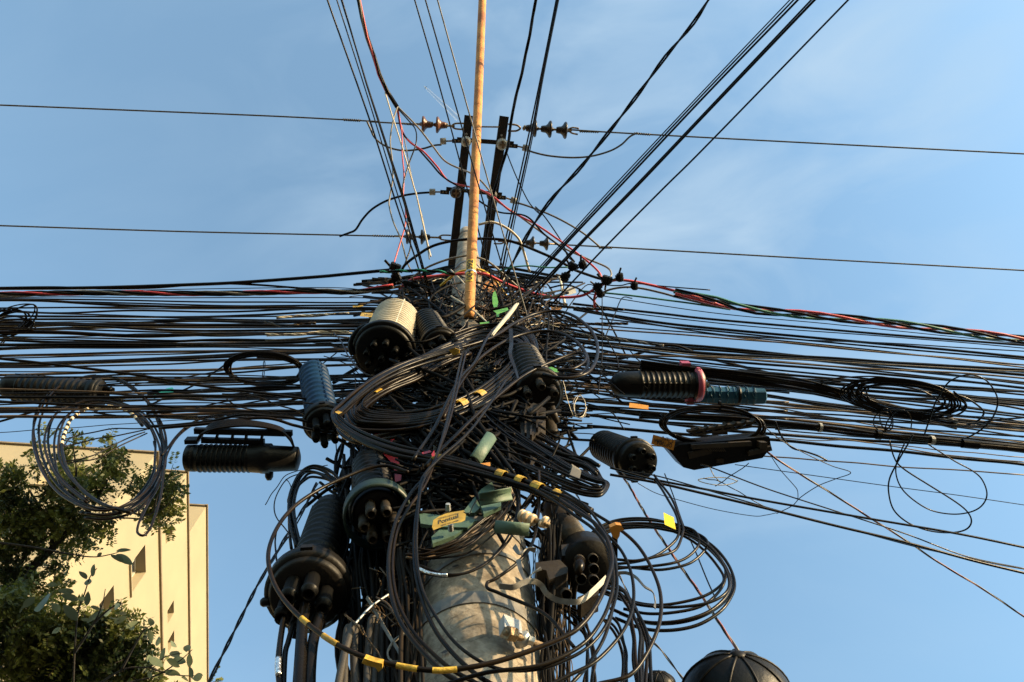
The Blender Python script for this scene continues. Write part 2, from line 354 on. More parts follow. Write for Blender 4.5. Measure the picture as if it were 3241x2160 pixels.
# slots punched in the bands, seen as dark oval holes
def on_pole(x, y, lift=0.0):
    """where the sight line through a spot meets the pole's skin"""
    r = ray(x, y); lo, hi = .3 * DIST, 1.2 * DIST
    for s in np.linspace(.5, 1.15, 260):
        p = CAM + r * (s * DIST / float(r @ _hf))
        if math.hypot(p[0] - POLE[0], p[1] - POLE[1]) <= pole_r(p[2]) + lift: return p
    return onV(x, y, .9)
for (x, y, w_, dx) in ((1413, 2062, 17, 22), (1383, 2092, 14, 20), (1442, 1793, 12, 14), (1506, 1787, 12, 14), (1560, 1793, 9, 12)):
    c = on_pole(x, y, .007); n = np.array([c[0] - POLE[0], c[1] - POLE[1], 0]); n /= np.linalg.norm(n); tt = np.cross([0, 0, 1.], n); D = depth(c)
    a = np.linspace(0, 2 * math.pi, 14, endpoint=False)
    V = [c + n * .001 + tt * px(D, dx) * .8 * math.cos(q) + np.array([0, 0, 1.]) * px(D, w_) * .5 * math.sin(q) for q in a]
    obj('slot', (np.array(V), [tuple(range(14))]), 'ink', pole, False)
# bolt clamp that tightens the lower band
cl = on_pole(1630, 2010, .03); D = depth(cl)
u = np.cross([0, 0, 1.], cl - POLE); u /= np.linalg.norm(u); nrm = np.cross(u, [0, 0, 1.]); Zv = np.array([0, 0, 1.])
obj('clamp_lug', slab(onD(1615, 1990, D), u * .022, nrm * .014, Zv * .024), 'galv', pole, False)
obj('clamp_lug', lathe(onD(1645, 2010, D - .01), onD(1660, 2040, D - .01), [(0, .018), (.15, .021), (.85, .021), (1, .018)], 14), 'galv', pole)
obj('bolt_nut', lathe(onD(1604, 2004, D - .04), onD(1632, 2010, D - .03), [(0, .015), (.1, .017), (.9, .017), (1, .015)], 6), 'rustbolt', pole, False)
obj('bolt', lathe(onD(1596, 2000, D - .042), onD(1720, 2047, D - .0), [(0, .008), (1, .008)], 10), 'rustbolt', pole)
obj('bolt_nut', lathe(onD(1672, 2025, D - .02), onD(1690, 2032, D - .02), [(0, .011), (1, .011)], 6), 'galv', pole, False)
# ================================================================== rusty pipe
pA = onV(1484, 1010, .90); zA = pA[2]
DA = depth(pA); DB = DA * 34.0 / 24.0
pB = onD(1528, -30, DB); pT = pA + (pB - pA) * 1.15
rp = px(DA, 34) / 2
pipe = thing('rusty_pipe', pA, 'long thin rusty steel pipe rising in front of the concrete pole past both crossarms', 'pipe')
obj('tube', lathe(pA, pT, [(0, rp * .8), (0, rp)] + [(t, rp) for t in np.linspace(.02, 1, 24)], 26), 'rust', pipe)
T_, n_, b_, L_ = axes(pA, pT)
def pipe_s(y):
    """distance along the pipe of a picture row"""
    lo, hi = 0., 1.
    for _ in range(40):
        m_ = (lo + hi) / 2; q = pA + (pT - pA) * m_ - CAM
        yy = H_N / 2 - FPX * (q @ _U) / (q @ _F)
        if yy > y: lo = m_
        else: hi = m_
    return lo
for y in (338, 413, 932, 956, 997):
    s = pipe_s(y); hh = .006 / L_
    obj('joint_ring', lathe(pA, pT, [(s - hh, rp * .99), (s - hh * .7, rp * 1.035), (s + hh * .7, rp * 1.035), (s + hh, rp * .99)], 24, cap=False), 'rust', pipe)
# numbered yellow band wrapped on the pipe, digits reading upwards
s0, s1 = pipe_s(901), pipe_s(831)
tc_dir = (CAM - pA); tc_dir -= T_ * (tc_dir @ T_); tc_dir /= np.linalg.norm(tc_dir); sd_dir = np.cross(T_, tc_dir)    # towards the viewer, sideways
if sd_dir @ _R < 0: sd_dir = -sd_dir
def on_pipe(s, ang, lift): return pA + (pT - pA) * s + (rp + lift) * (math.cos(ang) * tc_dir + math.sin(ang) * sd_dir)
V = []; F = []; na = 15
for i, s in enumerate((s0, s1)):
    for j in range(na): V.append(on_pipe(s, math.radians(-62 + 92 * j / (na - 1)), .002))
F = [(j, j + 1, na + j + 1, na + j) for j in range(na - 1)]
nb = obj('number_band', (np.array(V), F), 'orange', pipe)
M['bandyellow'] = mat('number_band_yellow', (.62, .34, .02), .5, (.72, .44, .05), 12); nb.data.materials[0] = M['bandyellow']
v, f = text_geo('004092', 0, 0, 0, 1.0)
wmax = v[:, 0].max(); hmax = v[:, 1].max()
V = np.array([on_pipe(s0 + (s1 - s0) * (.05 + .9 * p[0] / wmax), math.radians(18) - math.radians(66) * (p[1] / hmax), .0035) for p in v])
obj('number_digits', (V, f), 'ink', nb if False else pipe, False)
o = obj('wire_tie', lathe(pA, pT, [(pipe_s(866) - .0018, rp + .003), (pipe_s(866), rp + .006), (pipe_s(866) + .0018, rp + .003)], 24, cap=False), 'galv', pipe)
# ================================================================== crossarms (level, running overhead towards the viewer)
ZA = PTOP - .35
def arm(label, a, b, wpx_a):
    p = onH(*a, ZA); q = onH(*b, ZA); D = depth(p); w_ = px(D, wpx_a); t = thing('crossarm', q, label, 'crossarm')
    T = (p - q); L = np.linalg.norm(T); T /= L; s = np.cross(T, Zv); s /= np.linalg.norm(s)
    q2 = q - T * .25
    # C-channel: web below, two upstanding flanges
    obj('web', bar(q2, p, w_, .008), 'channel', t, False)
    for sg in (-1, 1): obj('flange', bar(q2 + s * sg * (w_ / 2 - .004) + Zv * .045, p + s * sg * (w_ / 2 - .004) + Zv * .045, .008, .082), 'channel', t, False)
    return t, p, q, s, T, w_
armL, aLp, aLq, sA, TA, wA = arm('left one of the two dark steel crossarms running overhead', n1('T', 540, 282), n1('B', 770, 640), 27)
armR, aRp, aRq, sB, TB, wB = arm('right one of the two dark steel crossarms running overhead', n1('T', 872, 290), n1('B', 1010, 610), 29)
for (x, y, a_) in ((518, 455, armL), (845, 467, armR)):
    c = onH(*n1('T', x, y), ZA - .0065)
    obj('bolt_hole', lathe(c, c - Zv * .003, [(0, .012), (1, .012)], 12), 'galv', a_)
# tie bars between and through the arms
def tie(fr, a, b, wpx, label, dz=-.02, m='rustbolt', name='tie_rod'):
    P = np.array([onH(*n1(fr, *a), ZA + dz), onH(*n1(fr, *b), ZA + dz)]); tag(obj(name, tube(spline(P, 4), rad(P, wpx), 8), m), label, 'rod')
tie('T', (640, 388), (820, 390), 5, 'thin threaded rod between the crossarms at the upper insulators')
def strap(fr, a, b, hpx, label, dz=-.03):
    p, q = onH(*n1(fr, *a), ZA + dz), onH(*n1(fr, *b), ZA + dz); h = px(depth(p), hpx)
    s_ = np.cross(q - p, Zv); s_ /= np.linalg.norm(s_)
    tag(obj('steel_strap', bar(p, q, h, .008), 'channel', smooth=False), label, 'strap')
strap('T', (430, 505), (960, 545), 14, 'dark steel strap joining both crossarms under the upper clamp insulators')
strap('T', (330, 965), (850, 1018), 12, 'dark steel strap joining both crossarms under the lower clamp insulators')
# ================================================================== strain insulators
def insul(label, fr, spots, rpx, m, hard_a, hard_b, face, z=None, capm=None):
    z = ZA if z is None else z
    c0 = onH(*n1(fr, *spots[0]), z); t = thing('strain_insulator', c0, label, 'insulator', 'strain insulators at the crossarms')
    D = depth(c0); r = px(D, rpx)
    pa = onH(*n1(fr, *hard_a), z); pb = onH(*n1(fr, *hard_b), z)
    T = pb - pa; T /= np.linalg.norm(T); T *= face              # face: direction the open skirt looks
    for s in spots:
        c = onH(*n1(fr, *s), z)
        prof = [(-.95, r * .20), (-.93, r * .34), (-.75, r * .40), (-.5, r * .43), (-.34, r * .60), (-.22, r * .88), (-.12, r), (-.02, r * .985), (.04, r * .9), (0.0, r * .7), (.06, r * .55), (.0, r * .3), (.25, r * .2), (.3, r * .06)]
        obj('disc', lathe(c, c + T * r * 1.25, prof, 30), m, t)
        obj('cap', lathe(c - T * r * 1.2, c - T * r * .55, [(0, r * .16), (.1, r * .26), (.5, r * .28), (1, r * .33)], 14), 'rustbolt', t)
    obj('pin', tube(spline([pa, pb], 4), r * .13, 8), 'rustbolt', t)
    return t, r
i1, ir = insul('upper left pair of rust brown ceramic strain insulator discs', 'T', [(108, 365), (240, 370)], 26, 'ceramic', (40, 362), (410, 383), -1)
i2, _ = insul('upper right string of three dark brown glazed strain insulator discs', 'T', [(1165, 405), (1305, 412), (1447, 422)], 27, 'ceramicdark', (1040, 400), (1500, 422), 1)
i3, _ = insul('lower left pair of black strain insulator discs below the crossarms', 'B', [(440, 352), (548, 355)], 24, 'ceramicdark', (350, 348), (700, 360), -1)
i4, _ = insul('lower right pair of dark strain insulator discs below the crossarms', 'B', [(1385, 400), (1490, 405)], 22, 'ceramicdark', (1120, 385), (1540, 408), 1)
def shackle(t, fr, a, b, wpx, z=None):
    z = ZA if z is None else z; p = onH(*n1(fr, *a), z); q = onH(*n1(fr, *b), z); r = px(depth(p), wpx); u_ = (q - p); L = np.linalg.norm(u_); u_ /= L; s_ = np.cross(u_, Zv); s_ /= np.linalg.norm(s_)
    pts = [p + s_ * r, p + u_ * L * .5 + s_ * r, q + s_ * r * .8, q + u_ * r, q - s_ * r * .8, p + u_ * L * .5 - s_ * r, p - s_ * r]
    obj('shackle', tube(spline(pts, 5), r * .32, 7), 'rustbolt', t)
shackle(i1, 'T', (500, 385), (410, 382), 9); shackle(i2, 'T', (905, 395), (990, 400), 10)
shackle(i3, 'B', (770, 362), (700, 358), 8); shackle(i4, 'B', (1090, 385), (1150, 388), 8)
shackle(i2, 'T', (1560, 432), (1495, 420), 9)
for t_, fr, a, b in ((i1, 'T', (320, 375), (345, 382)), (i1, 'T', (185, 365), (210, 370)), (i2, 'T', (1045, 395), (1070, 402))):
    p = onH(*n1(fr, *a), ZA); q = onH(*n1(fr, *b), ZA); obj('cotter_joint', lathe(p, q, [(0, ir * .2), (.3, ir * .34), (.7, ir * .34), (1, ir * .2)], 8), 'rustbolt', t_)
# ================================================================== clamp insulators under the arms with their terminal lugs
def clampins(label, fr, c, rpx, lugs, m='greyceramic'):
    p = onH(*n1(fr, *c), ZA - .03); D = depth(p); r = px(D, rpx); t = thing('clamp_insulator', p, label, 'insulator', 'clamp insulators under the crossarms')
    obj('body', lathe(p + Zv * .02, p - Zv * .11, [(0, r * .8), (.1, r), (.35, r), (.42, r * .72), (.6, r * .72), (.66, r * .9), (.9, r * .85), (1, r * .55)], 26), m, t)
    obj('clamp', slab(p - Zv * .115 + _hr * r * .05, _hr * r * .16, _hf * r * .62, Zv * .008), 'rustbolt', t, False)
    obj('clamp', slab(p - Zv * .118, _hr * r * .5, _hf * r * .13, Zv * .006), 'rustbolt', t, False)
    a, b, c2 = [onH(*n1(fr, *q), ZA - .05) for q in lugs]
    obj('terminal_bar', bar(a, b, px(D, 13), .012), 'channel', t, False)
    for f_ in (.35, .7):
        q = a + (b - a) * f_ - Zv * .008; obj('bolt', lathe(q, q - Zv * .008, [(0, px(D, 3.2)), (1, px(D, 2.6))], 6), 'rustbolt', t, False)
    obj('lug_stem', tube(spline([b, c2], 3), px(D, 2.6), 8), 'rustbolt', t)
    d_ = (c2 - b) / np.linalg.norm(c2 - b)
    obj('lug_sleeve', lathe(c2, c2 + d_ * px(D, 19), [(0, px(D, 8)), (.06, px(D, 10.5)), (.94, px(D, 10.5)), (1, px(D, 9))], 12), 'greyceramic', t)
    return t
clampins('upper left clamp insulator with grey lug under the left crossarm', 'T', (515, 525), 17, ((480, 520), (385, 520), (330, 522)))
clampins('upper right clamp insulator with grey lug under the right crossarm', 'T', (850, 550), 19, ((900, 562), (995, 570), (1040, 580)))
clampins('lower left dark clamp insulator with lug under the left crossarm', 'T', (420, 998), 19, ((360, 1000), (275, 995), (230, 995)), 'ceramicdark')
clampins('lower right clamp insulator with lug under the right crossarm', 'T', (755, 1025), 17, ((800, 1043), (885, 1050), (930, 1065)), 'brownbox')
# ================================================================== the four bare line conductors and their jumpers
cable('thin bare conductor strung left from the upper insulators', 'D', [(-60, 240), (0, 242), (400, 258), (640, 268), (835, 278), (870, 280)], 5, 'steel', par=ZA, name='line_conductor', cat='wire')
cable('thin bare conductor strung right from the upper insulators', 'D', [(1300, 297), (1330, 300), (1500, 310), (1900, 331), (2353, 354), (2420, 357)], 5, 'steel', par=ZA, name='line_conductor', cat='wire')
cable('thin bare conductor strung left from the lower black insulators', 'D', [(-60, 517), (0, 519), (400, 532), (700, 539), (935, 544)], 5, 'steel', par=ZA, name='line_conductor', cat='wire')
cable('thin bare conductor strung right from the lower dark insulators', 'D', [(1255, 560), (1280, 562), (1500, 574), (1900, 597), (2353, 622), (2420, 626)], 5, 'steel', par=ZA, name='line_conductor', cat='wire')
cable('short bare wire tail between left conductor and brown insulators', 'A', [(400, 908), (520, 915), (620, 920), (740, 925)], 5, 'steel', par=ZA, name='wire_tail', cat='wire')
cable('jumper wire looping from left conductor to upper left lug', 'A', [(380, 905), (405, 960), (440, 1030), (520, 1090), (640, 1122), (780, 1112), (880, 1085), (935, 1080)], 6, 'steel', par=ZA - .05, name='jumper_wire', cat='wire')
cable('jumper wire drooping from upper right lug to right conductor', 'T', [(1050, 590), (1150, 628), (1300, 660), (1500, 675), (1680, 662), (1850, 615), (1960, 555), (2040, 480), (2110, 445)], 6, 'steel', par=ZA - .05, name='jumper_wire', cat='wire')
cable('black jumper arching from lower left lug down to conductor', 'B', [(-60, 350), (10, 325), (60, 300), (110, 225), (180, 150), (280, 90), (400, 50), (520, 30), (630, 22)], 7, 'black', par=ZA - .05, name='jumper_wire', cat='wire')
cable('dark jumper running from lower right lug to right conductor', 'B', [(1240, 95), (1330, 120), (1500, 185), (1640, 255), (1760, 330), (1840, 395), (1880, 430)], 6, 'steel', par=ZA - .05, name='jumper_wire', cat='wire')
def wrapgrip(label, fr, a, b, wpx, turns=9):
    P = np.array([onH(*n1(fr, *a), ZA), onH(*n1(fr, *b), ZA)]); P = spline(P, turns * 8); r = rad(P, wpx); Q = helix_strands(P, 1, r * .62, np.linalg.norm(P[-1] - P[0]) / turns)[0]
    t = thing('wire_grip', P[0], label, 'wire grip', 'wire grips on the line conductors'); obj('core', tube(P, r * .5, 7), 'steel', t); obj('binding', tube(Q, r * .3, 5), 'steel', t)
wrapgrip('wound wire grip on the upper left line conductor', 'A', (205, 893), (330, 900), 11)
wrapgrip('wound wire grip on the upper left conductor beside the brown discs', 'A', (640, 922), (745, 932), 9)
wrapgrip('wound wire grip next to the string of three discs', 'T', (1570, 432), (1750, 438), 9)
wrapgrip('wound wire grip where the right jumper meets the upper conductor', 'T', (2080, 450), (2230, 462), 10)
wrapgrip('wound wire grip on the lower left line conductor', 'B', (190, 345), (350, 350), 9)
wrapgrip('wound wire grip where a jumper meets the lower right conductor', 'B', (1870, 435), (1970, 436), 10)
# ================================================================== wires that pass overhead from the pole to the viewer's side
def fan(label, pts, wpx, m='black', **k):
    """pts in mixed frames: (frame, x, y)"""
    P = [n1(f, x, y) for f, x, y in pts]; return cable(label, 'N', P, wpx, m, **k)
TOPF = -70
G_L = 'three lone wires rising to the upper left'
fan('leftmost thin black wire of the steep group rising past the left insulators', [('A', 60, -120), ('A', 85, 0), ('A', 395, 880), ('A', 610, 1553), ('B', 500, 500), ('B', 608, 860)], 5.5)
fan('thin black wire second from left in the steep group', [('A', 120, -120), ('A', 155, 0), ('A', 400, 770), ('A', 640, 1553), ('B', 530, 500), ('B', 640, 880)], 4)
twisted('thick black double cable of the steep group left of the twisted drop', 'N', [n1(*q) for q in (('A', 155, -120), ('A', 192, 0), ('A', 340, 500), ('A', 490, 1000), ('A', 675, 1553), ('B', 540, 520), ('B', 650, 910))], ['black', 'black'], 5, pitch=6.0)
fan('left one of three thin parallel wires rising left of the pipe', [('A', 700, -120), ('A', 735, 0), ('A', 930, 680), ('A', 1165, 1553), ('B', 1070, 650), ('B', 1135, 890)], 4.5, group=None)
fan('middle one of three thin parallel wires crossing the pipe', [('A', 782, -120), ('A', 815, 0), ('A', 1030, 750), ('A', 1260, 1553), ('B', 1130, 500), ('B', 1220, 800), ('B', 1300, 1130)], 4.5)
fan('right one of three thin parallel wires crossing the pipe', [('A', 872, -120), ('A', 905, 0), ('A', 1120, 770), ('A', 1340, 1553), ('B', 1240, 610), ('B', 1330, 920), ('B', 1390, 1160)], 4.5, 'grey')
twisted('wavy twisted black cable rising along the right crossarm', 'N', [n1(*q) for q in (('A', 1655, -120), ('A', 1637, 0), ('A', 1590, 270), ('A', 1530, 560), ('A', 1465, 830), ('T', 905, 560), ('T', 840, 780), ('T', 770, 1010), ('T', 735, 1180), ('B', 1000, 640))], ['black', 'black', 'black'], 5.0, pitch=.85)
fan('left wire of the tight trio rising right of the crossarms', [('A', 1810, -120), ('A', 1790, 0), ('A', 1680, 550), ('A', 1575, 1050), ('A', 1465, 1553), ('B', 1165, 430), ('B', 1100, 750)], 5)
fan('middle wire of the tight trio rising right of the crossarms', [('A', 1822, -120), ('A', 1800, 0), ('A', 1690, 550), ('A', 1595, 1050), ('A', 1485, 1553), ('B', 1185, 430), ('B', 1120, 770)], 6)
fan('thin right wire of the tight trio rising right of the crossarms', [('A', 1832, -120), ('A', 1808, 0), ('A', 1696, 560), ('A', 1608, 1050), ('A', 1500, 1553), ('B', 1205, 430), ('B', 1135, 760)], 3.5)
twisted('lone wavy twisted black cable rising to the upper right', 'D', [(1660, -50), (1628, 0), (1590, 58), (1530, 130), (1470, 212), (1400, 303), (1330, 390), (1270, 455), (1215, 535), (1160, 640)], ['black', 'black'], 6.5, pitch=.7)
for i, (x0, lab, wd, yb) in enumerate(((600, 'thin first wire', 4, 640), (628, 'second wire', 5.5, 664), (660, 'third wire', 7, 692))):
    fan(lab + ' from the left in the close diagonal trio to the upper right', [('X', x0 + 100, -100), ('X', x0 + 10, 0), ('X', 0, yb), ('B', 1960 + 24 * i, 0), ('B', 1560 + 18 * i, 440), ('B', 1250 + 16 * i, 770 + 10 * i)], wd)
for i, (x0, lab, wd, yb) in enumerate(((770, 'left cable', 6, 815), (795, 'right cable', 8, 832))):
    fan(lab + ' of the thick diagonal pair running to the upper right', [('X', x0 + 100, -100), ('X', x0, 0), ('X', 0, yb), ('B', 2118 + 16 * i, 0), ('B', 1700 + 14 * i, 430), ('B', 1300 + 16 * i, 850 + 20 * i)], wd)
fan('outermost thin diagonal wire running to the upper right corner', [('X', 1145, -100), ('X', 1045, 0), ('X', 0, 1075), ('B', 2345, 0), ('B', 1900, 450), ('B', 1480, 900)], 6)
# ------------------------------------------------------------------ the coloured service drop with its loose ends
ZD = ZA - .5; ZL = Hz(900)
twisted('twisted red, grey and black service cable dropping in from the upper left', 'A', [(285, -140), (318, 0), (372, 250), (432, 420), (490, 610), (555, 720), (605, 800)], ['black', 'red', 'grey', 'black', 'dusty'], 6.0, par=ZD, pitch=1.5)
def loose(label, pts, wpx, m, z0=ZD, z1=None, **k):
    P = [n1(f, x, y) for f, x, y in pts]; n = len(P); z1 = Hz(860) if z1 is None else z1
    P = [(p[0], p[1], z0 + (z1 - z0) * i / (n - 1)) for i, p in enumerate(P)]
    return cable(label, 'N', P, wpx, m, group='loose wires of the service drop', cat='wire', name='loose_wire', **k)
loose('long red wire crossing both crossarms and falling to the right connectors', [('A', 600, 790), ('A', 640, 970), ('A', 700, 1060), ('A', 800, 1130), ('A', 900, 1240), ('A', 990, 1350), ('A', 1140, 1393), ('B', 985, 0), ('B', 1090, 60), ('B', 1220, 165), ('B', 1400, 260), ('B', 1570, 375), ('B', 1760, 515), ('B', 1870, 615), ('B', 1898, 690)], 6.5, 'red')
loose('black wire running just under the long red wire', [('A', 604, 800), ('A', 645, 990), ('A', 760, 1110), ('A', 850, 1210), ('A', 950, 1320), ('A', 1110, 1420), ('B', 1000, 100), ('B', 1130, 170), ('B', 1330, 200), ('B', 1460, 330), ('B', 1600, 440), ('B', 1690, 540)], 6, 'black')
loose('grey wire curving from the service drop behind the pipe to the right', [('A', 612, 800), ('A', 760, 950), ('A', 870, 1090), ('A', 960, 1200), ('A', 1080, 1262), ('A', 1145, 1287), ('A', 1220, 1340), ('A', 1290, 1420), ('B', 1090, 70), ('B', 1260, 185), ('B', 1410, 295), ('B', 1600, 430), ('B', 1780, 515), ('B', 1930, 580), ('B', 1965, 630), ('B', 1950, 660)], 6, 'grey')
loose('grey wire hanging slackly just left of the steep wires', [('A', 610, 790), ('A', 575, 900), ('A', 553, 1050), ('A', 568, 1200), ('A', 572, 1330), ('A', 548, 1480), ('B', 310, 120), ('B', 340, 240), ('B', 400, 380), ('B', 440, 530), ('B', 480, 620)], 5, 'grey')
loose('black wire making a small bow below the drop', [('A', 600, 800), ('A', 690, 900), ('A', 742, 970), ('A', 745, 1070), ('A', 700, 1200), ('A', 665, 1310), ('A', 645, 1430), ('B', 440, 180), ('B', 470, 400), ('B', 440, 520), ('B', 410, 590)], 4.5, 'black')
loose('thin red wire hanging straight down left of the crossarms', [('A', 610, 810), ('A', 640, 1000), ('A', 642, 1150), ('A', 655, 1300), ('A', 650, 1470), ('B', 430, 130), ('B', 430, 260), ('B', 385, 420), ('B', 345, 550)], 4.5, 'red')
loose('pale wire slanting down left of the crossarms', [('A', 515, 690), ('A', 560, 840), ('A', 640, 1090), ('A', 740, 1430), ('B', 510, 30), ('B', 560, 250), ('B', 600, 420), ('B', 620, 500)], 4.5, 'cream')
loose('second pale wire slanting beside the first', [('A', 640, 940), ('A', 680, 1150), ('A', 720, 1350), ('A', 775, 1553), ('B', 560, 220), ('B', 590, 400), ('B', 610, 520)], 3.5, 'grey')
loose('thin dark wire falling right from the upper right clamp insulator', [('T', 890, 620), ('T', 940, 750), ('T', 1000, 890), ('T', 1100, 1090), ('T', 1200, 1200), ('B', 1400, 130), ('B', 1480, 220), ('B', 1600, 400), ('B', 1640, 500), ('B', 1690, 540)], 4, 'black')
# ------------------------------------------------------------------ low-voltage service lines
ZB = Hz(965)
cable('black power cable running left from the green taped splice', 'L', [(-120, 270), (0, 268), (700, 262), (1400, 240), (1800, 222), (2353, 182), (2590, 160), (2900, 130)], 11, 'black', par=ZB)
cable('second black power cable hugging the upper left one', 'L', [(-120, 262), (0, 262), (400, 258), (760, 268), (1150, 262), (1550, 232), (1900, 240), (2353, 275)], 7, 'black', par=ZB)
gt = place([n1('B', *p) for p in ((240, 615), (400, 608), (530, 604), (700, 614), (800, 630))], 'h', ZB - .25, 14); rg = rad(gt, 11)
t = thing('green_splice', gt[0], 'cable splice wrapped in green tape left of the pipe', 'splice')
obj('core', tube(gt, rg * .8, 8), 'black', t)
M['bluegreen'] = mat('green_tape', (.004, .13, .07), .4, (.012, .24, .14), 20)
obj('tape', tube(helix_strands(resample(gt, .02), 1, rg * .45, .13)[0], rg * .72, 7), 'bluegreen', t)
twisted('twisted red, grey and black power cable running left', 'L', [(-120, 315), (0, 312), (600, 300), (1200, 304), (1800, 303), (2353, 288), (2600, 296), (2760, 280), (2930, 245)], ['red', 'black', 'grey', 'black', 'dusty'], 7.5, par=ZB - .1, pitch=.8, loose=1.15)
twisted('loose twist of red, green, grey and black power cables running right', 'Q', [(-250, 300), (0, 345), (300, 420), (800, 470), (1300, 520), (1800, 580), (2353, 650), (2500, 668)], ['black', 'red', 'dusty', 'green'], 9, par=ZB - .1, pitch=1.35, loose=1.7)
def lv(label, pts, wpx, m, z=None, **k):
    z = ZB if z is None else z
    return cable(label, 'B', pts, wpx, m, par=z, **k)
lv('thick red cable swinging from behind the pipe to the right connectors', [(380, 740), (480, 672), (600, 652), (790, 632), (960, 625), (1050, 640), (1150, 690), (1290, 745), (1450, 790), (1600, 805), (1750, 790), (1860, 730), (1950, 688), (2020, 675), (2150, 690), (2353, 735), (2560, 790), (2750, 850)], 9, 'red')
lv('red cable bending down below the right connectors', [(1905, 700), (1860, 750), (1838, 810), (1842, 870), (1868, 925)], 8, 'red')
lv('thick dark grey cable arching behind the pipe at the pole top', [(395, 620), (430, 560), (520, 490), (640, 420), (800, 382), (980, 368), (1150, 375), (1260, 400), (1400, 455), (1560, 525), (1640, 570), (1690, 600), (1830, 650), (1900, 670)], 9, 'dusty', z=ZB + .3)
lv('grey cable arching lower behind the pipe', [(490, 650), (560, 600), (640, 560), (760, 518), (900, 492), (960, 505), (1050, 540), (1150, 620), (1250, 710), (1290, 740)], 7, 'grey', z=ZB + .15)
lv('yellow cable bowing over the tangle behind the pipe', [(690, 720), (760, 660), (830, 615), (920, 598), (990, 600), (1060, 640), (1110, 690), (1150, 750), (1200, 805), (1275, 838)], 7.5, 'yellow', z=ZB + .02)
lv('green cable running right under the thick red cable', [(1130, 610), (1230, 580), (1350, 570), (1480, 582), (1640, 580)], 5, 'green', z=ZB + .1)
lv('green cable running right to the loose twist', [(1720, 755), (1900, 770), (2100, 790), (2353, 822), (2600, 855), (2850, 895)], 6, 'green')
lv('grey cable bending from a connector to the loose twist', [(1880, 780), (1960, 745), (2080, 728), (2200, 740), (2353, 775), (2500, 815), (2800, 880)], 7, 'grey')
lv('thin dark wire between two of the right connectors', [(1880, 700), (1960, 715), (2040, 715), (2130, 700), (2353, 722), (2700, 750)], 4, 'black')
lv('short cream wire with a bend hanging at the right connectors', [(975, 262), (1080, 245), (1180, 285), (1260, 350), (1290, 400), (1320, 490), (1345, 580), (1360, 612)], 8, 'cream', z=ZB + .3)
lv('black cable arching down right past the connectors to the bundles', [(1500, 735), (1620, 712), (1720, 740), (1800, 800), (1900, 910), (1985, 1060), (2050, 1190), (2085, 1265)], 5.5, 'black')
lv('wavy brown twisted wires reaching the left connectors', [(-40, 765), (150, 752), (300, 738), (400, 720)], 9, 'brown', z=ZB - .05)
# piercing connectors
def connector(label, x, y, s=1.0, rot=0.):
    c = onH(*n1('B', x, y), ZB - .02); D = depth(c); r = px(D, 13 * s); t = thing('piercing_connector', c, label, 'connector', 'black piercing connectors at the pole top')
    e1 = math.cos(rot) * _hr + math.sin(rot) * _hf; e2 = -math.sin(rot) * _hr + math.cos(rot) * _hf
    obj('jaw', lathe(c - e1 * r, c + e1 * r, [(0, r * .6), (.08, r * .8), (.45, r * .82), (.5, r * .62), (.55, r * .82), (.92, r * .8), (1, r * .6)], 8), 'plastic', t, False)
    obj('jaw', slab(c + e2 * r * .55, e1 * r * .55, e2 * r * .5, Zv * r * .6), 'plastic', t, False)
    obj('bolt', tube(spline([c + e2 * r * .4, c + e2 * r * 2.1 + e1 * r * .3], 3), r * .2, 6), 'rustbolt', t)
    obj('cable_stub', tube(spline([c - e1 * r * .8 + e2 * .2 * r, c - e1 * r * 2.2 - e2 * .5 * r], 3), r * .24, 6), 'black', t)
for (x, y, s, r_, lab) in ((355, 580, 1.35, .4, 'upper black connector where the green splice starts'), (365, 645, 1.2, 1.2, 'black connector just under the green splice'), (335, 705, 1.0, 2.2, 'leftmost black connector on the red twisted cable'),
        (450, 700, 1.1, .2, 'black connector left of the steep wires on the red cable'), (505, 712, 1.1, 2.9, 'black connector touching the steep wires'),
        (1678, 570, 1.15, .6, 'left one of the two raised black connectors right of the pole'), (1755, 560, 1.1, 1.1, 'right one of the two raised black connectors right of the pole'), (1625, 655, 1.2, 2.0, 'black connector below the two raised ones'),
        (1932, 672, 1.25, .3, 'large black connector where the red cables meet'), (2030, 655, 1.05, 1.4, 'rightmost black connector on top of the red cable'), (1862, 730, 1.1, 2.4, 'black connector at the bend of the red cable'), (1885, 775, 1.0, .9, 'black connector below the bend of the red cable'), (2140, 720, .95, 1.5, 'black connector on the grey cable at right')):
    connector(lab, x, y, s, r_)
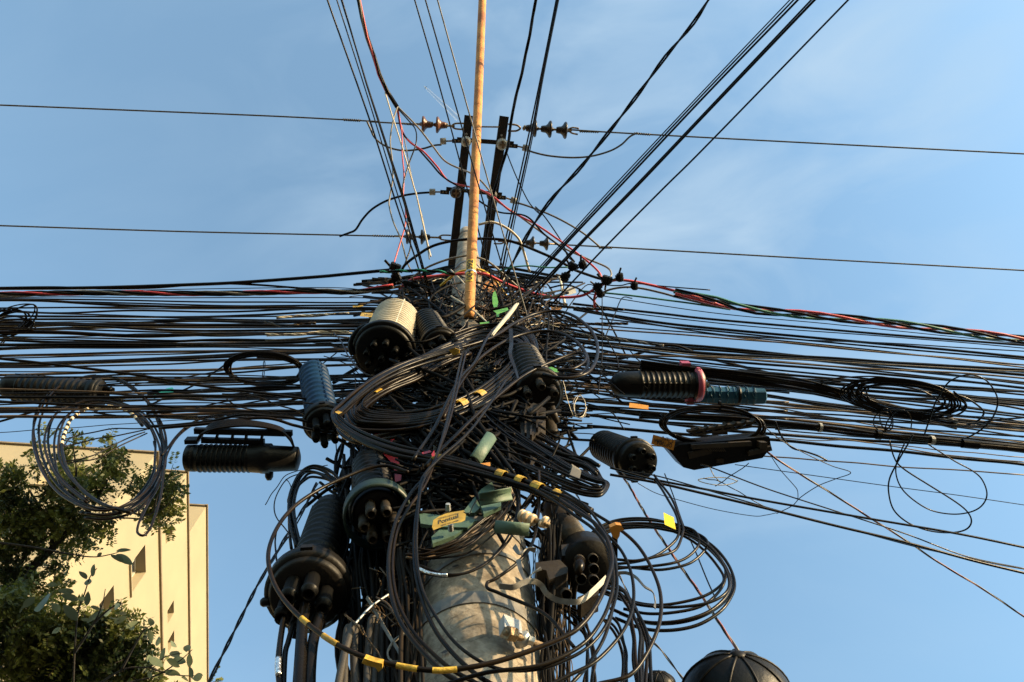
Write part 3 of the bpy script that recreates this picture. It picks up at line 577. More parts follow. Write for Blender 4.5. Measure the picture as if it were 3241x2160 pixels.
# ================================================================== strung communication cables, each one its own thing
GLa = 'upper black cables strung to the left of the pole'; GLb = 'lower black cables strung to the left of the pole'
GRa = 'upper black cables strung to the right of the pole'; GRb = 'lower black cables strung to the right of the pole'
_W = ['first', 'second', 'third', 'fourth', 'fifth', 'sixth', 'seventh', 'eighth', 'ninth', 'tenth', 'eleventh', 'twelfth', 'thirteenth', 'fourteenth', 'fifteenth', 'sixteenth', 'seventeenth', 'eighteenth', 'nineteenth', 'twentieth']
ORD = _W + ['%d%s' % (k, {1: 'st', 2: 'nd', 3: 'rd'}.get(k % 10, 'th')) for k in range(21, 80)]
def extra(fr, n, ya, yb, xa, xb, seed, sag=0.):
    """further strung cables between the measured ones: ya/yb heights at the outer and the pole end"""
    r = np.random.default_rng(seed); rows = []
    for i in range(n):
        u = (i + r.uniform(.1, .9)) / n; v = min(1., max(0., u + r.normal(0, .10))); y0 = ya[0] + (ya[1] - ya[0]) * u; y1 = yb[0] + (yb[1] - yb[0]) * v
        m_ = ['black', 'black', 'dusty', 'black', 'brown'][r.integers(0, 5)]; w_ = float(r.choice([3., 3.5, 4.5, 5.5, 7.5, 9.]))
        xs = np.linspace(xa, xb, 7); s_ = sag * r.uniform(.3, 1.2)
        ys = y0 + (y1 - y0) * np.linspace(0, 1, 7) ** r.uniform(.8, 1.3) + s_ * np.sin(np.linspace(0, PI_, 7)) + r.normal(0, 5, 7)
        rows.append((w_, m_) + tuple((float(x), float(y)) for x, y in zip(xs, ys)))
    return rows
PI_ = math.pi
def many(fr, rows, group, label, ext, wob_=.006):
    left = fr == 'L'; es = []
    for i, r in enumerate(rows):
        pts = list(r[2:]); xs = [p[0] for p in pts]; ys = [p[1] for p in pts]
        e = 0 if left else 2353
        if min(xs) <= e <= max(xs) and (xs[0] <= 0 if left else xs[-1] >= 2353): es.append((float(np.interp(e, xs, ys)), i))
    rank = {i: k for k, (y, i) in enumerate(sorted(es))}
    side = 'left' if left else 'right'; tail = label; free = 0
    for i, r in enumerate(rows):
        wpx, m, pts = r[0] * 1.18, r[1], list(r[2:])
        look = ('thick ' if wpx >= 7.5 else 'thin ' if wpx <= 4 else '') + {'black': 'black', 'dusty': 'dusty black', 'brown': 'brown', 'steel': 'grey', 'cream': 'cream'}[m]
        if i in rank: lab = '%s cable, %s from top at the %s edge %s' % (look, ORD[rank[i]], side, tail)
        else:
            free += 1; x = n1(fr, *pts[0])[0]; e = min(pts, key=lambda p: p[0]) if left else max(pts, key=lambda p: p[0])
            lab = '%s cable not reaching the %s edge, %s such one %s' % (look, side, ORD[free - 1], tail)
        cable(lab, fr, pts, wpx, m, group=group, wobble=wob_, seed=100 + i + len(group), per=8)
many('L', [
 (4.5, 'black', (-120, 338), (0, 338), (900, 355), (1700, 372), (2353, 370), (2900, 372), (3250, 385)),
 (4.5, 'black', (-120, 346), (0, 346), (900, 362), (1700, 384), (2353, 389), (2900, 395), (3300, 420)),
 (2.5, 'black', (-120, 300), (0, 300), (1000, 285), (2353, 262), (2700, 275), (3000, 300)),
 (3.0, 'black', (-120, 336), (600, 334), (1500, 338), (2353, 336), (2900, 340), (3200, 360)),
 (4.5, 'black', (-120, 412), (0, 410), (800, 402), (1500, 397), (2353, 392), (3000, 400), (3350, 430)),
 (4.0, 'black', (-120, 428), (0, 432), (700, 455), (1300, 474), (2000, 470), (2353, 466), (3000, 470), (3300, 490)),
 (6.0, 'black', (-120, 480), (0, 480), (700, 478), (1500, 474), (1900, 462), (2353, 432), (3000, 420), (3330, 450)),
 (4.5, 'black', (-120, 498), (0, 498), (800, 496), (1700, 492), (2353, 505), (3000, 515), (3300, 520)),
 (4.0, 'black', (-120, 514), (0, 514), (900, 512), (1600, 520), (2353, 527), (3000, 535), (3350, 530)),
 (10., 'dusty', (-120, 520), (0, 522), (600, 536), (1100, 538), (1600, 545), (2353, 550), (3000, 545), (3350, 540)),
 (7.0, 'black', (-120, 530), (0, 540), (600, 545), (1200, 572), (1700, 582), (2353, 577), (3000, 570), (3350, 560)),
 (11., 'dusty', (-120, 590), (0, 592), (500, 602), (1050, 618), (1600, 606), (2353, 602), (3000, 600), (3400, 590)),
 (5.0, 'dusty', (-120, 575), (0, 580), (600, 588), (1200, 595), (1800, 600), (2353, 612), (3000, 612), (3350, 610)),
 (4.5, 'black', (-120, 612), (0, 615), (700, 640), (1200, 650), (2353, 658), (3000, 650), (3400, 640)),
 (4.5, 'black', (-120, 636), (0, 640), (700, 655), (1300, 680), (2000, 692), (2353, 694), (3000, 690), (3400, 670)),
 (9.0, 'black', (-120, 682), (0, 682), (800, 688), (1500, 692), (2353, 694), (3000, 680), (3400, 660)),
 (3.5, 'black', (-120, 702), (0, 703), (900, 704), (1700, 705), (2353, 728), (3000, 730), (3350, 720)),
 (4.0, 'black', (-120, 780), (0, 777), (800, 760), (1400, 742), (1900, 728), (2353, 712), (3000, 700), (3350, 690)),
 (12., 'dusty', (-120, 842), (0, 836), (600, 815), (1100, 795), (1500, 770), (1900, 738), (2353, 722), (3000, 720), (3350, 700)),
 (5.5, 'black', (-120, 808), (0, 808), (700, 812), (1300, 808), (1800, 802), (2353, 795), (2900, 790), (3400, 760)),
 (5.0, 'dusty', (-120, 860), (0, 858), (600, 846), (1200, 832), (1700, 806), (2353, 800), (2900, 815), (3400, 800)),
 (5.5, 'steel', (1970, 640), (2353, 632), (2700, 650), (3100, 660)),
 (6.0, 'brown', (2060, 485), (2353, 465), (2700, 450), (3100, 440)),
 (6.0, 'cream', (1975, 612), (2200, 615), (2353, 603), (2600, 598), (2900, 600)),
 ] + extra('L', 14, (350, 850), (400, 720), -120, 3250, 61, 8), GLa, 'above the ring coil', 0)
many('L', [
 (3.5, 'black', (-120, 876), (0, 879), (700, 892), (1500, 912), (2353, 935), (2900, 960), (3300, 980)),
 (8.0, 'black', (-120, 755), (0, 775), (500, 828), (1000, 890), (1450, 968), (1900, 1030), (2300, 1090), (2800, 1150), (3200, 1180)),
 (4.5, 'black', (-120, 935), (0, 936), (700, 932), (1400, 935), (2000, 940), (2353, 945), (2900, 960), (3400, 960)),
 (5.0, 'black', (740, 995), (1300, 990), (1800, 985), (2353, 990), (2900, 1000), (3400, 1000)),
 (5.0, 'brown', (-120, 1008), (0, 1010), (700, 1030), (1300, 1050), (1850, 1068), (2353, 1062), (2900, 1050), (3300, 1030)),
 (9.0, 'black', (1050, 1055), (1400, 1030), (1800, 1020), (2353, 1000), (2900, 1010), (3300, 990)),
 (6.0, 'dusty', (700, 1040), (1100, 1080), (1500, 1095), (1900, 1085), (2353, 1040), (2900, 1030), (3300, 1020)),
 (5.0, 'black', (-120, 1100), (0, 1104), (600, 1140), (1100, 1150), (1700, 1185), (2353, 1200), (2900, 1190), (3400, 1140)),
 (7.0, 'black', (-120, 1128), (0, 1133), (700, 1165), (1300, 1185), (1900, 1200), (2353, 1208), (2900, 1200), (3400, 1150)),
 (5.0, 'brown', (-120, 1155), (0, 1160), (500, 1172), (1000, 1165), (1500, 1168), (2000, 1188), (2353, 1190), (2900, 1180)),
 (5.0, 'black', (-120, 1190), (0, 1192), (500, 1192), (1000, 1180), (1600, 1190), (2353, 1225), (2900, 1210)),
 (6.0, 'black', (-120, 1275), (0, 1248), (300, 1175), (600, 1120), (1000, 1075), (1500, 1075), (2000, 1030), (2353, 1000), (2900, 980)),
 (5.0, 'black', (700, 1190), (1100, 1245), (1600, 1260), (2000, 1220), (2353, 1150), (2900, 1100), (3200, 1080)),
 (6.0, 'black', (1150, 1180), (1600, 1218), (2000, 1212), (2353, 1175), (2900, 1130), (3300, 1100)),
 (9.0, 'black', (1120, 1290), (1500, 1265), (1800, 1215), (2100, 1220), (2353, 1265), (2800, 1300)),
 (9.0, 'dusty', (1180, 1300), (1600, 1262), (2000, 1240), (2200, 1290), (2353, 1330), (2700, 1350)),
 (7.0, 'black', (1500, 1190), (1900, 1130), (2200, 1090), (2353, 1060), (2900, 1010), (3300, 960)),
 (4.5, 'black', (1550, 1175), (1800, 1120), (2100, 1070), (2353, 1010), (2700, 950), (3100, 920)),
 (4.5, 'black', (1700, 1095), (1760, 1135), (1900, 1165), (2200, 1190), (2600, 1220), (3000, 1230)),
 (4.5, 'black', (1650, 1035), (1850, 1045), (2000, 1110), (2200, 1180), (2400, 1240), (2700, 1280)),
 (2.2, 'black', (-120, 1345), (0, 1340), (400, 1312), (800, 1285), (1200, 1255), (1700, 1240)),
 (3.5, 'dusty', (1000, 965), (1350, 920), (1700, 885), (2000, 850), (2353, 815), (2900, 790)),
 (5.0, 'black', (700, 1210), (1200, 1215), (1700, 1225), (2200, 1240), (2700, 1230), (3200, 1200)),
 (4.0, 'dusty', (1400, 1140), (1900, 1150), (2353, 1120), (2900, 1090), (3300, 1060)),
 (4.0, 'black', (1450, 1165), (1900, 1090), (2353, 1120), (2800, 1180), (3200, 1250)),
 ] + extra('L', 16, (900, 1240), (820, 1180), -120, 3200, 62, 10) + extra('L', 8, (960, 1230), (900, 1300), 1100, 3100, 65, 10), GLb, 'beside the ring coil', 0)
# the right-hand side, measured in a frame that starts left of the pink-ringed closure
many('Q', [
 (2.5, 'black', (-900, 300), (0, 436), (900, 520), (1900, 626), (2353, 680), (2480, 690)),
 (6.5, 'black', (-1000, 380), (-400, 452), (0, 497), (900, 578), (1700, 640), (2353, 686), (2480, 694)),
 (3.0, 'black', (-900, 410), (0, 521), (900, 595), (1700, 655), (2353, 709), (2480, 716)),
 (7.5, 'black', (-1000, 415), (-400, 512), (0, 556), (900, 640), (1700, 715), (2353, 782), (2480, 792)),
 (5.0, 'black', (-1000, 430), (-400, 530), (0, 574), (900, 662), (1700, 738), (2353, 802), (2480, 812)),
 (4.0, 'black', (-800, 490), (-400, 545), (0, 596), (900, 690), (1700, 770), (2353, 836), (2480, 848)),
 (7.0, 'dusty', (-1100, 560), (-650, 640), (0, 712), (600, 775), (1200, 842), (1800, 905), (2353, 962), (2480, 974)),
 (5.0, 'black', (-1000, 590), (-500, 680), (0, 728), (700, 800), (1300, 860), (1900, 925), (2353, 984), (2480, 995)),
 (4.0, 'steel', (-700, 680), (-300, 740), (0, 770), (700, 795), (1200, 832), (1800, 862), (2353, 888), (2480, 894)),
 (5.0, 'black', (-1000, 640), (-400, 730), (0, 768), (600, 815), (1300, 890), (2353, 1008), (2480, 1020)),
 (7.0, 'black', (-1000, 660), (-300, 760), (0, 800), (700, 850), (1300, 905), (1900, 960), (2353, 1008), (2480, 1020)),
 (5.5, 'dusty', (-1100, 660), (-600, 770), (0, 838), (600, 885), (1300, 945), (1900, 1015), (2353, 1062), (2480, 1075)),
 (8.5, 'dusty', (-1600, 610), (-1200, 660), (-700, 790), (-300, 690), (0, 780), (400, 890), (750, 975), (1200, 1065)),
 (6.0, 'black', (-900, 700), (-400, 800), (0, 860), (500, 930), (1000, 970), (1600, 1040), (2353, 1095), (2480, 1105)),
 ] + extra('Q', 9, (440, 800), (740, 1080), -1300, 2480, 63, 6), GRa, 'above the pink ring', 0)
many('Q', [
 (9.0, 'black', (-900, 770), (-300, 850), (0, 890), (400, 940), (800, 985), (1300, 1030), (1800, 1080), (2353, 1130), (2480, 1140)),
 (8.0, 'black', (-1000, 820), (-400, 870), (0, 915), (400, 960), (800, 1005), (1200, 1100), (1500, 1190), (1850, 1290)),
 (9.0, 'dusty', (-800, 840), (-300, 880), (0, 930), (500, 990), (900, 1050), (1300, 1160), (1700, 1260), (2000, 1290)),
 (8.0, 'black', (-700, 860), (-200, 905), (100, 950), (600, 1010), (1000, 1090), (1400, 1200), (1800, 1290), (2353, 1320)),
 (8.0, 'black', (0, 955), (500, 1000), (900, 1020), (1400, 1075), (1800, 1090), (2353, 1148), (2480, 1160)),
 (6.0, 'black', (-100, 970), (400, 1005), (800, 1040), (1300, 1085), (1900, 1140), (2353, 1205), (2480, 1220)),
 (5.0, 'dusty', (-900, 900), (-300, 960), (0, 1010), (300, 1040), (700, 1110), (1100, 1170), (1500, 1185), (2353, 1252)),
 (6.5, 'black', (-700, 960), (0, 1040), (400, 1075), (900, 1150), (1400, 1210), (1900, 1225), (2353, 1280), (2480, 1290)),
 (5.5, 'brown', (-900, 1010), (-300, 1080), (0, 1106), (500, 1145), (1100, 1190), (1700, 1225), (2353, 1290), (2480, 1300)),
 (4.0, 'dusty', (-700, 1060), (0, 1140), (500, 1190), (1000, 1240), (1500, 1270), (2353, 1335), (2480, 1345)),
 (5.0, 'black', (-300, 1180), (350, 1220), (900, 1245), (1400, 1262), (1900, 1290), (2353, 1300), (2480, 1305)),
 (3.5, 'brown', (-400, 1100), (300, 1150), (700, 1200), (1100, 1255), (1500, 1320), (2000, 1380), (2353, 1425)),
 (8.0, 'dusty', (-900, 1130), (-300, 1215), (400, 1255), (800, 1290), (1250, 1345), (1700, 1390), (2353, 1452), (2480, 1465)),
 (8.0, 'black', (-900, 1150), (-200, 1240), (400, 1272), (850, 1310), (1300, 1362), (1750, 1408), (2353, 1472), (2480, 1484)),
 (7.0, 'dusty', (-300, 1260), (400, 1290), (850, 1330), (1300, 1376), (1750, 1424), (2353, 1490), (2480, 1502)),
 (4.0, 'black', (500, 1320), (1000, 1352), (1500, 1390), (2000, 1440), (2353, 1480)),
 (9.0, 'black', (-900, 1290), (-200, 1340), (500, 1385), (1000, 1430), (1500, 1480), (2000, 1535), (2353, 1570), (2480, 1585)),
 (3.5, 'brown', (470, 1345), (1000, 1385), (1500, 1450), (2000, 1520), (2353, 1560)),
 (3.0, 'brown', (500, 1360), (1000, 1400), (1600, 1460), (2353, 1530)),
 (4.0, 'brown', (-600, 1420), (400, 1512), (900, 1552), (1500, 1600), (2353, 1650)),
 (5.0, 'black', (-1100, 980), (-600, 1080), (-100, 1170), (500, 1200), (1200, 1230), (1800, 1300), (2353, 1385)),
 (5.0, 'black', (1700, 1235), (2000, 1260), (2353, 1232), (2480, 1225)),
 (4.0, 'black', (1300, 1160), (1700, 1200), (2100, 1230), (2353, 1262), (2480, 1270)),
 (6.0, 'black', (1600, 1000), (1900, 1080), (2353, 1160), (2480, 1185)),
 ] + extra('Q', 14, (700, 1200), (1110, 1540), -1300, 2480, 64, 10) + extra('Q', 10, (700, 1180), (900, 1300), -1400, 600, 66, 10), GRb, 'below the pink ring', 0)
# low cables that slant down to the right edge
cable('thick black cable slanting down right from the ribbed round closure', 'W', [(-200, 330), (40, 395), (350, 455), (700, 522), (1300, 625), (1800, 710), (2188, 790), (2300, 812)], 8, 'black', mode='h', par=Hz(1560))
cable('thick brown cable slanting lowest down to the right edge', 'W', [(-200, 370), (60, 415), (300, 470), (700, 565), (1100, 665), (1500, 760), (1900, 868), (2188, 938), (2300, 965)], 9, 'dusty', mode='h', par=Hz(1580))
cable('thin black cable under the lowest thick brown one', 'W', [(-100, 350), (100, 385), (500, 500), (850, 600), (1200, 690), (1600, 795), (2000, 880), (2188, 915), (2300, 935)], 4.5, 'black', mode='h', par=Hz(1570))
cable('thin black cable slanting from the splice tray to the right edge', 'W', [(320, 310), (400, 335), (700, 450), (1100, 580), (1500, 710), (1850, 840), (2188, 912), (2300, 940)], 4.5, 'black', mode='h', par=Hz(1500))
cable('very thin black wire rising to the right edge below the bundles', 'W', [(520, 312), (900, 365), (1400, 435), (1800, 488), (2188, 545), (2300, 562)], 2.8, 'black', mode='h', par=Hz(1480))
cable('fine wire sagging under the low right cables', 'W', [(-40, 420), (60, 475), (180, 512), (400, 570), (620, 608), (700, 603), (760, 590)], 2.5, 'black', mode='h', par=Hz(1560))
twisted('thin brown twisted wire slanting down to the right edge from the splice tray', 'W', [(700, 235), (760, 280), (900, 370), (1080, 480), (1300, 620), (1500, 745), (1700, 880), (1950, 1030), (2188, 1190), (2300, 1265)], ['darkred', 'dusty', 'grey'], 3.2, par=Hz(1450), pitch=.5)
twisted('thin brown twisted wire slanting down to the big black dome', 'G', [(1090, 0), (1150, 80), (1230, 220), (1320, 370), (1430, 530), (1560, 720), (1690, 900), (1800, 1070), (1900, 1220), (1985, 1340)], ['darkred', 'dusty', 'grey'], 4.5, mode='v', par=1.25, pitch=.25)
cable('thin black cable dropping to the big black dome beside the brown wire', 'G', [(1420, 0), (1480, 150), (1560, 380), (1650, 580), (1740, 800), (1800, 930)], 4.5, 'black', mode='v', par=1.1)
twisted('thin double wire leaving the bottom edge right of the pole', 'G', [(740, 120), (900, 380), (1280, 1160), (1400, 1320), (1570, 1545), (1640, 1640)], ['grey', 'dusty'], 3.5, mode='v', par=1.3, pitch=.2)
twisted('twisted black wire leaving the bottom edge left of the pole', 'E', [(-380, 1660), (-327, 1553), (-168, 1235), (0, 900), (60, 790), (160, 620), (270, 430), (400, 220), (480, 70)], ['black', 'dusty'], 5.5, mode='v', par=1.2, pitch=.25)
# ================================================================== splice closures
def ribprof(t0, t1, n, r, dr, duty=.45):
    out_ = []; st = (t1 - t0) / n
    for i in range(n):
        a = t0 + i * st; out_ += [(a, r), (a + st * (1 - duty), r), (a + st * (1 - duty) + st * .08, r + dr), (a + st - st * .08, r + dr), (a + st, r)]
    return out_
def closure(name, label, base, tip, r, body='plastic', ribs=12, rib=.05, dome=.16, base_r=None, base_m='plastic', ring_m=None, base_len=.10, ports=(), port_m='plastic', seam=True, cat='closure', taper=.92, seg=32, hoop=False, port_r=.2, port_len=.35, latches=True):
    base = np.asarray(base); tip = np.asarray(tip); T, n, b, L = axes(base, tip); base_r = base_r or r * 1.18; t = thing(name, base, label, cat, 'cable splice closures hung around the pole')
    prof = [(base_len, r)] + [(u, q * (1 + (taper - 1) * u)) for u, q in ribprof(base_len + .03, 1 - dome, ribs, r, r * rib)]
    rt = r * taper
    prof += [(1 - dome + .01, rt), (1 - dome * .6, rt * .98), (1 - dome * .3, rt * .9), (1 - dome * .12, rt * .72), (1 - dome * .03, rt * .42), (1.0, rt * .1)]
    bd = obj('dome', lathe(base, tip, prof, seg), body, t)
    if seam:
        for a in (0.4, 0.4 + math.pi * .5, .4 + math.pi, .4 + math.pi * 1.5):
            d_ = math.cos(a) * n + math.sin(a) * b
            p0 = base + T * L * base_len + d_ * r; p1 = base + T * L * (1 - dome * .6) + d_ * r * taper
            obj('seam', bar(p0, p1, r * .05, r * .14, up=d_), body, bd, False)
    bp = obj('base', lathe(base, tip, [(-.01, base_r * .30), (-.012, base_r * .86), (0, base_r * .93), (.02, base_r * .96), (base_len * .9, base_r * .96), (base_len, base_r * .9), (base_len + .015, r * .98)], seg), base_m, t)
    hb = base_len * .5
    obj('clamp_ring', lathe(base, tip, [(hb - .035, base_r * .95), (hb - .03, base_r * 1.06), (hb + .03, base_r * 1.06), (hb + .035, base_r * .95)], seg, cap=False), ring_m or base_m, t)
    d_ = n if n @ (CAM - base) > 0 else -n
    for sg in ((1, -1) if latches else ()):
        q = base + T * L * hb + sg * d_ * base_r * 1.06; obj('latch', slab(q, T * base_r * .10, np.cross(T, d_) * base_r * .15, d_ * base_r * .07), ring_m or base_m, t, False)
    for k, pt in enumerate(ports):
        a, rr, pl = pt[0], pt[1], (pt[2] if len(pt) > 2 else 1.)
        c = base + (math.cos(a) * n + math.sin(a) * b) * base_r * rr; pr = base_r * port_r; ln = base_r * port_len * pl * 2
        obj('port', lathe(c + T * .02, c - T * ln, [(0, pr), (.75, pr * .96), (.76, pr * 1.1), (.85, pr * 1.1), (.86, pr * .9), (1, pr * .86), (.98, pr * .6), (.7, pr * .55)], 14), port_m, bp)
    return t, T, n, b, L
PI = math.pi
# big pale finned closure left of the pipe
bD = depth(onV(1214, 1118, .90)); bp_ = onD(1214, 1118, bD); tp_ = tip_at(*n1('Y', 930, 330), bp_, .50)
t, T, n, b, L = closure('splice_closure', 'big pale grey finned closure with black round base beside the rusty pipe', bp_, tp_, px(bD, 77), 'white', 14, .075, .10, px(bD, 96), 'plastic', ports=[(k * PI / 4 + .3, .5, .8) for k in range(8)] + [(0, .02, .9)], base_len=.14, taper=.97, seg=44, port_r=.10, port_len=.32, latches=False)
for k in range(26):                       # row of fin teeth down the left edge
    a = 0
hd = [n1('Y', *q) for q in ((440, 470), (330, 520), (230, 610), (165, 740), (160, 880), (200, 960))]
H_ = place(hd, 'd', bD + .02, 8); obj('carry_handle', tube(H_, px(bD, 9), 8), 'plastic', t)
# smaller black closure beside it
bD = depth(onV(1400, 1095, .89)); bp_ = onD(*n1('Y', 1640, 830), bD); tp_ = tip_at(*n1('Y', 1385, 380), bp_, .42)
closure('splice_closure', 'small black ribbed closure between the big pale closure and the pipe', bp_, tp_, px(bD, 52), 'plastic', 10, .06, .12, px(bD, 60), 'plastic2', ports=[(k * PI / 3, .55, 1.1) for k in range(6)], base_len=.12, port_r=.2)
# blue standing closure
bD = depth(onV(1022, 1330, .97)); bp_ = onD(1026, 1345, bD); tp_ = tip_at(990, 1172, bp_, .62)
closure('splice_closure', 'dark blue ribbed standing closure with black base left of the pole', bp_, tp_, px(bD, 50), 'bluegrey', 10, .07, .08, px(bD, 62), 'plastic', ports=[(k * PI / 3 + .2, .55, 1.8) for k in range(6)], base_len=.10, taper=1.0, port_r=.18, seg=36)
# horizontal closure far left
bD = depth(onV(300, 1230, 1.02)); a = onD(318, 1250, bD); c = onD(4, 1222, bD)
closure('splice_closure', 'horizontal black ribbed closure at the left edge among the cables', a, c, px(bD, 44), 'plastic2', 11, .07, .2, px(bD, 50), 'plastic', ports=[(0, .4), (2, .4), (4, .4)], base_len=.1)
t = bpy.data.objects['splice_closure']
# black box closure hung horizontally left
bD = depth(onV(770, 1430, 1.0))
def zpt(x, y, d=0.): return onD(*n1('Z', x, y), bD + d)
t = thing('black_tray_closure', zpt(900, 750), 'long black horizontal closure with a slotted hanger frame above it', 'closure', 'cable splice closures hung around the pole')
prof = [(0, .02), (.0, px(bD, 36)), (.01, px(bD, 42)), (.09, px(bD, 43)), (.10, px(bD, 40))] + [(u, q) for u, q in ribprof(.10, .62, 11, px(bD, 42), px(bD, 3.2), .35)] + [(.63, px(bD, 44)), (.72, px(bD, 46)), (.74, px(bD, 48)), (.82, px(bD, 48)), (.83, px(bD, 42)), (1.08, px(bD, 38)), (1.1, px(bD, 20))]
obj('dome', lathe(zpt(165, 805), zpt(1900, 815), prof, 32), 'plastic', t)
obj('end_cap', lathe(zpt(160, 805), zpt(310, 806), [(0, px(bD, 30)), (.2, px(bD, 40)), (.9, px(bD, 43)), (1, px(bD, 42))], 28), 'brownbox', t)
obj('latch', lathe(zpt(1560, 990), zpt(1560, 1180), [(0, px(bD, 14)), (.7, px(bD, 13)), (1, px(bD, 7))], 12), 'plastic', t)
obj('hanger_foot', slab(zpt(260, 505), _hr * px(bD, 20), _hf * px(bD, 7), Zv * .02), 'plastic', t, False)
obj('hanger_rail', bar(zpt(420, 500), zpt(1480, 530), px(bD, 16), .02), 'plastic', t, False)
obj('hanger_rail', bar(zpt(300, 340), zpt(1950, 385), px(bD, 18), .02), 'plastic', t, False)
for x0, x1 in ((700, 660), (955, 930), (1185, 1165), (1455, 1430)): obj('hanger_post', bar(zpt(x0, 370), zpt(x1, 500), px(bD, 7), .02), 'plastic', t, False)
for i in range(7): P = place([n1('Z', *q) for q in ((330 + 14 * i, 520 - 12 * i), (420 + 10 * i, 400 - 14 * i), (700, 300 - 18 * i), (1200, 260 - 14 * i), (1700, 330 - 10 * i), (1900, 480 - 10 * i), (1980, 620))], 'd', bD - .03 + .01 * i, 8); obj('cable_loop', tube(P, px(bD, 4), 6), 'black' if i % 2 else 'dusty', t)
# tall closure lower left
bD = depth(onV(980, 1860, .93)); bp_ = onD(*n1('E', 405, 900), bD); tp_ = tip_at(*n1('E', 585, 240), bp_, .72)
tF, T, n, b, L = closure('splice_closure', 'tall black ribbed dome closure with wide flanged base at lower left', bp_, tp_, px(bD, 76), 'plastic2', 11, .085, .14, px(bD, 128), 'plastic2', ports=[(k * PI / 3 + .35, .48, 1.5) for k in range(6)], base_len=.10, taper=.92, port_r=.19, seg=40)
obj('hanger_knob', lathe(onD(*n1('E', 60, 960), bD), onD(*n1('E', 140, 950), bD), [(0, px(bD, 10)), (.2, px(bD, 15)), (.8, px(bD, 15)), (1, px(bD, 9))], 10), 'plastic', tF)
# middle closure with green hoop
bD = depth(onV(1190, 1680, .92)); bp_ = onD(*n1('E', 930, 300), bD); tp_ = tip_at(*n1('C', 865, 600), bp_, .60)
tG, T, n, b, L = closure('splice_closure', 'black dome closure with a green hoop standing left of the pole face', bp_, tp_, px(bD, 72), 'plastic2', 8, .08, .16, px(bD, 84), 'plastic2', ports=[(k * PI / 3 + .5, .55, 2.0) for k in range(6)], base_len=.16, taper=.86, port_r=.19, seg=36, port_m='brownbox')
obj('hoop', lathe(bp_ - T * .03, bp_ + T * .03, [(0, px(bD, 100)), (0, px(bD, 108)), (1, px(bD, 108)), (1, px(bD, 100)), (0, px(bD, 100))], 36, cap=False), 'shadegreen', tG)
# right-centre closure with boxy port housing
bD = depth(onV(1720, 1300, .92)); bp_ = onD(*n1('K', 480, 590), bD); tp_ = tip_at(*n1('K', 350, 300), bp_, .55)
tH, T, n, b, L = closure('splice_closure', 'black finned closure with a brown boxed port right of the pole', bp_, tp_, px(bD, 66), 'plastic2', 8, .09, .1, px(bD, 80), 'plastic2', ports=[(k * PI / 3, .6, 1.2) for k in range(5)], base_len=.14, port_r=.16, port_m='brownbox')
cc = [onV(*n1('K', *q), .865) for q in ((330, 740), (440, 645), (535, 690), (530, 770), (420, 915), (355, 890))]
hs = obj('port_housing', extrude(cc, _hf * .12), 'brownbox', tH, False)
for q0, q1 in (((385, 715), (385, 890)), ((430, 690), (425, 905)), ((475, 690), (470, 850))): obj('fin', bar(onV(*n1('K', *q0), .862), onV(*n1('K', *q1), .862), .007, .02, up=_hf), 'brownbox', hs, False)
obj('gland', lathe(onD(*n1('K', 350, 850), bD - .06), onD(*n1('K', 275, 780), bD - .03), [(0, .03)] + [(u, q) for u, q in ribprof(.02, 1, 5, .034, .008)], 16), 'brownbox', hs)
obj('gland', lathe(onD(*n1('K', 560, 760), bD - .03), onD(*n1('K', 590, 890), bD - .08), [(0, px(bD, 16)), (.8, px(bD, 18)), (.82, px(bD, 21)), (1, px(bD, 21))], 16), 'brownbox', tH)
obj('gland', lathe(onD(*n1('K', 575, 680), bD - .03), onD(*n1('K', 620, 800), bD - .05), [(0, px(bD, 12)), (1, px(bD, 10))], 12), 'brownbox', tH)
# horizontal closure with pink ring
bD = depth(onV(2070, 1220, .97)); bp_ = onD(*n1('K', 1690, 515), bD); tp_ = onD(*n1('K', 1018, 510), bD - .05)
tI, T, n, b, L = closure('splice_closure', 'horizontal black ribbed closure with a pink clamp ring', bp_, tp_, px(bD, 42), 'plastic2', 10, .045, .30, px(bD, 50), 'plastic', ring_m='pink', ports=[(0, .02, .7)], base_len=.09, taper=1.0, seg=36, port_m='brownbox')
obj('ring_bracket', slab(onD(*n1('K', 1572, 362), bD), T * .022, n * .012, b * .02), 'pink', tI, False)
obj('ring_bracket', slab(onD(*n1('K', 1605, 622), bD), T * .016, n * .022, b * .02), 'pink', tI, False)
obj('ring_bracket', lathe(onD(*n1('K', 1650, 600), bD - .03), onD(*n1('K', 1665, 400), bD - .03), [(0, .012), (1, .012)], 8), 'pink', tI)
# teal box
bD = depth(onV(2300, 1250, 1.02))
t = thing('teal_closure', onD(*n1('K', 1900, 590), bD), 'teal blue ribbed box closure behind the pink-ringed one', 'closure', 'cable splice closures hung around the pole')
obj('case', lathe(onD(*n1('K', 1660, 590), bD), onD(*n1('K', 2175, 600), bD), [(0, px(bD, 18)), (.02, px(bD, 28))] + [(u, q) for u, q in ribprof(.04, .82, 8, px(bD, 28), px(bD, 2.2), .25)] + [(.84, px(bD, 27)), (.97, px(bD, 26)), (1, px(bD, 14))], 8), 'teal', t, False)
obj('strap', lathe(onD(*n1('K', 1955, 595), bD), onD(*n1('K', 1975, 595), bD), [(0, px(bD, 31)), (1, px(bD, 31))], 12), 'plastic', t)
for k in range(7):
    x = 1700 + 62 * k; P = place([n1('K', *q) for q in ((x, 520), (x + 18, 550), (x, 580), (x + 16, 610))], 'd', bD - px(bD, 29), 3); obj('rib', tube(P, px(bD, 2), 5), 'teal', t)
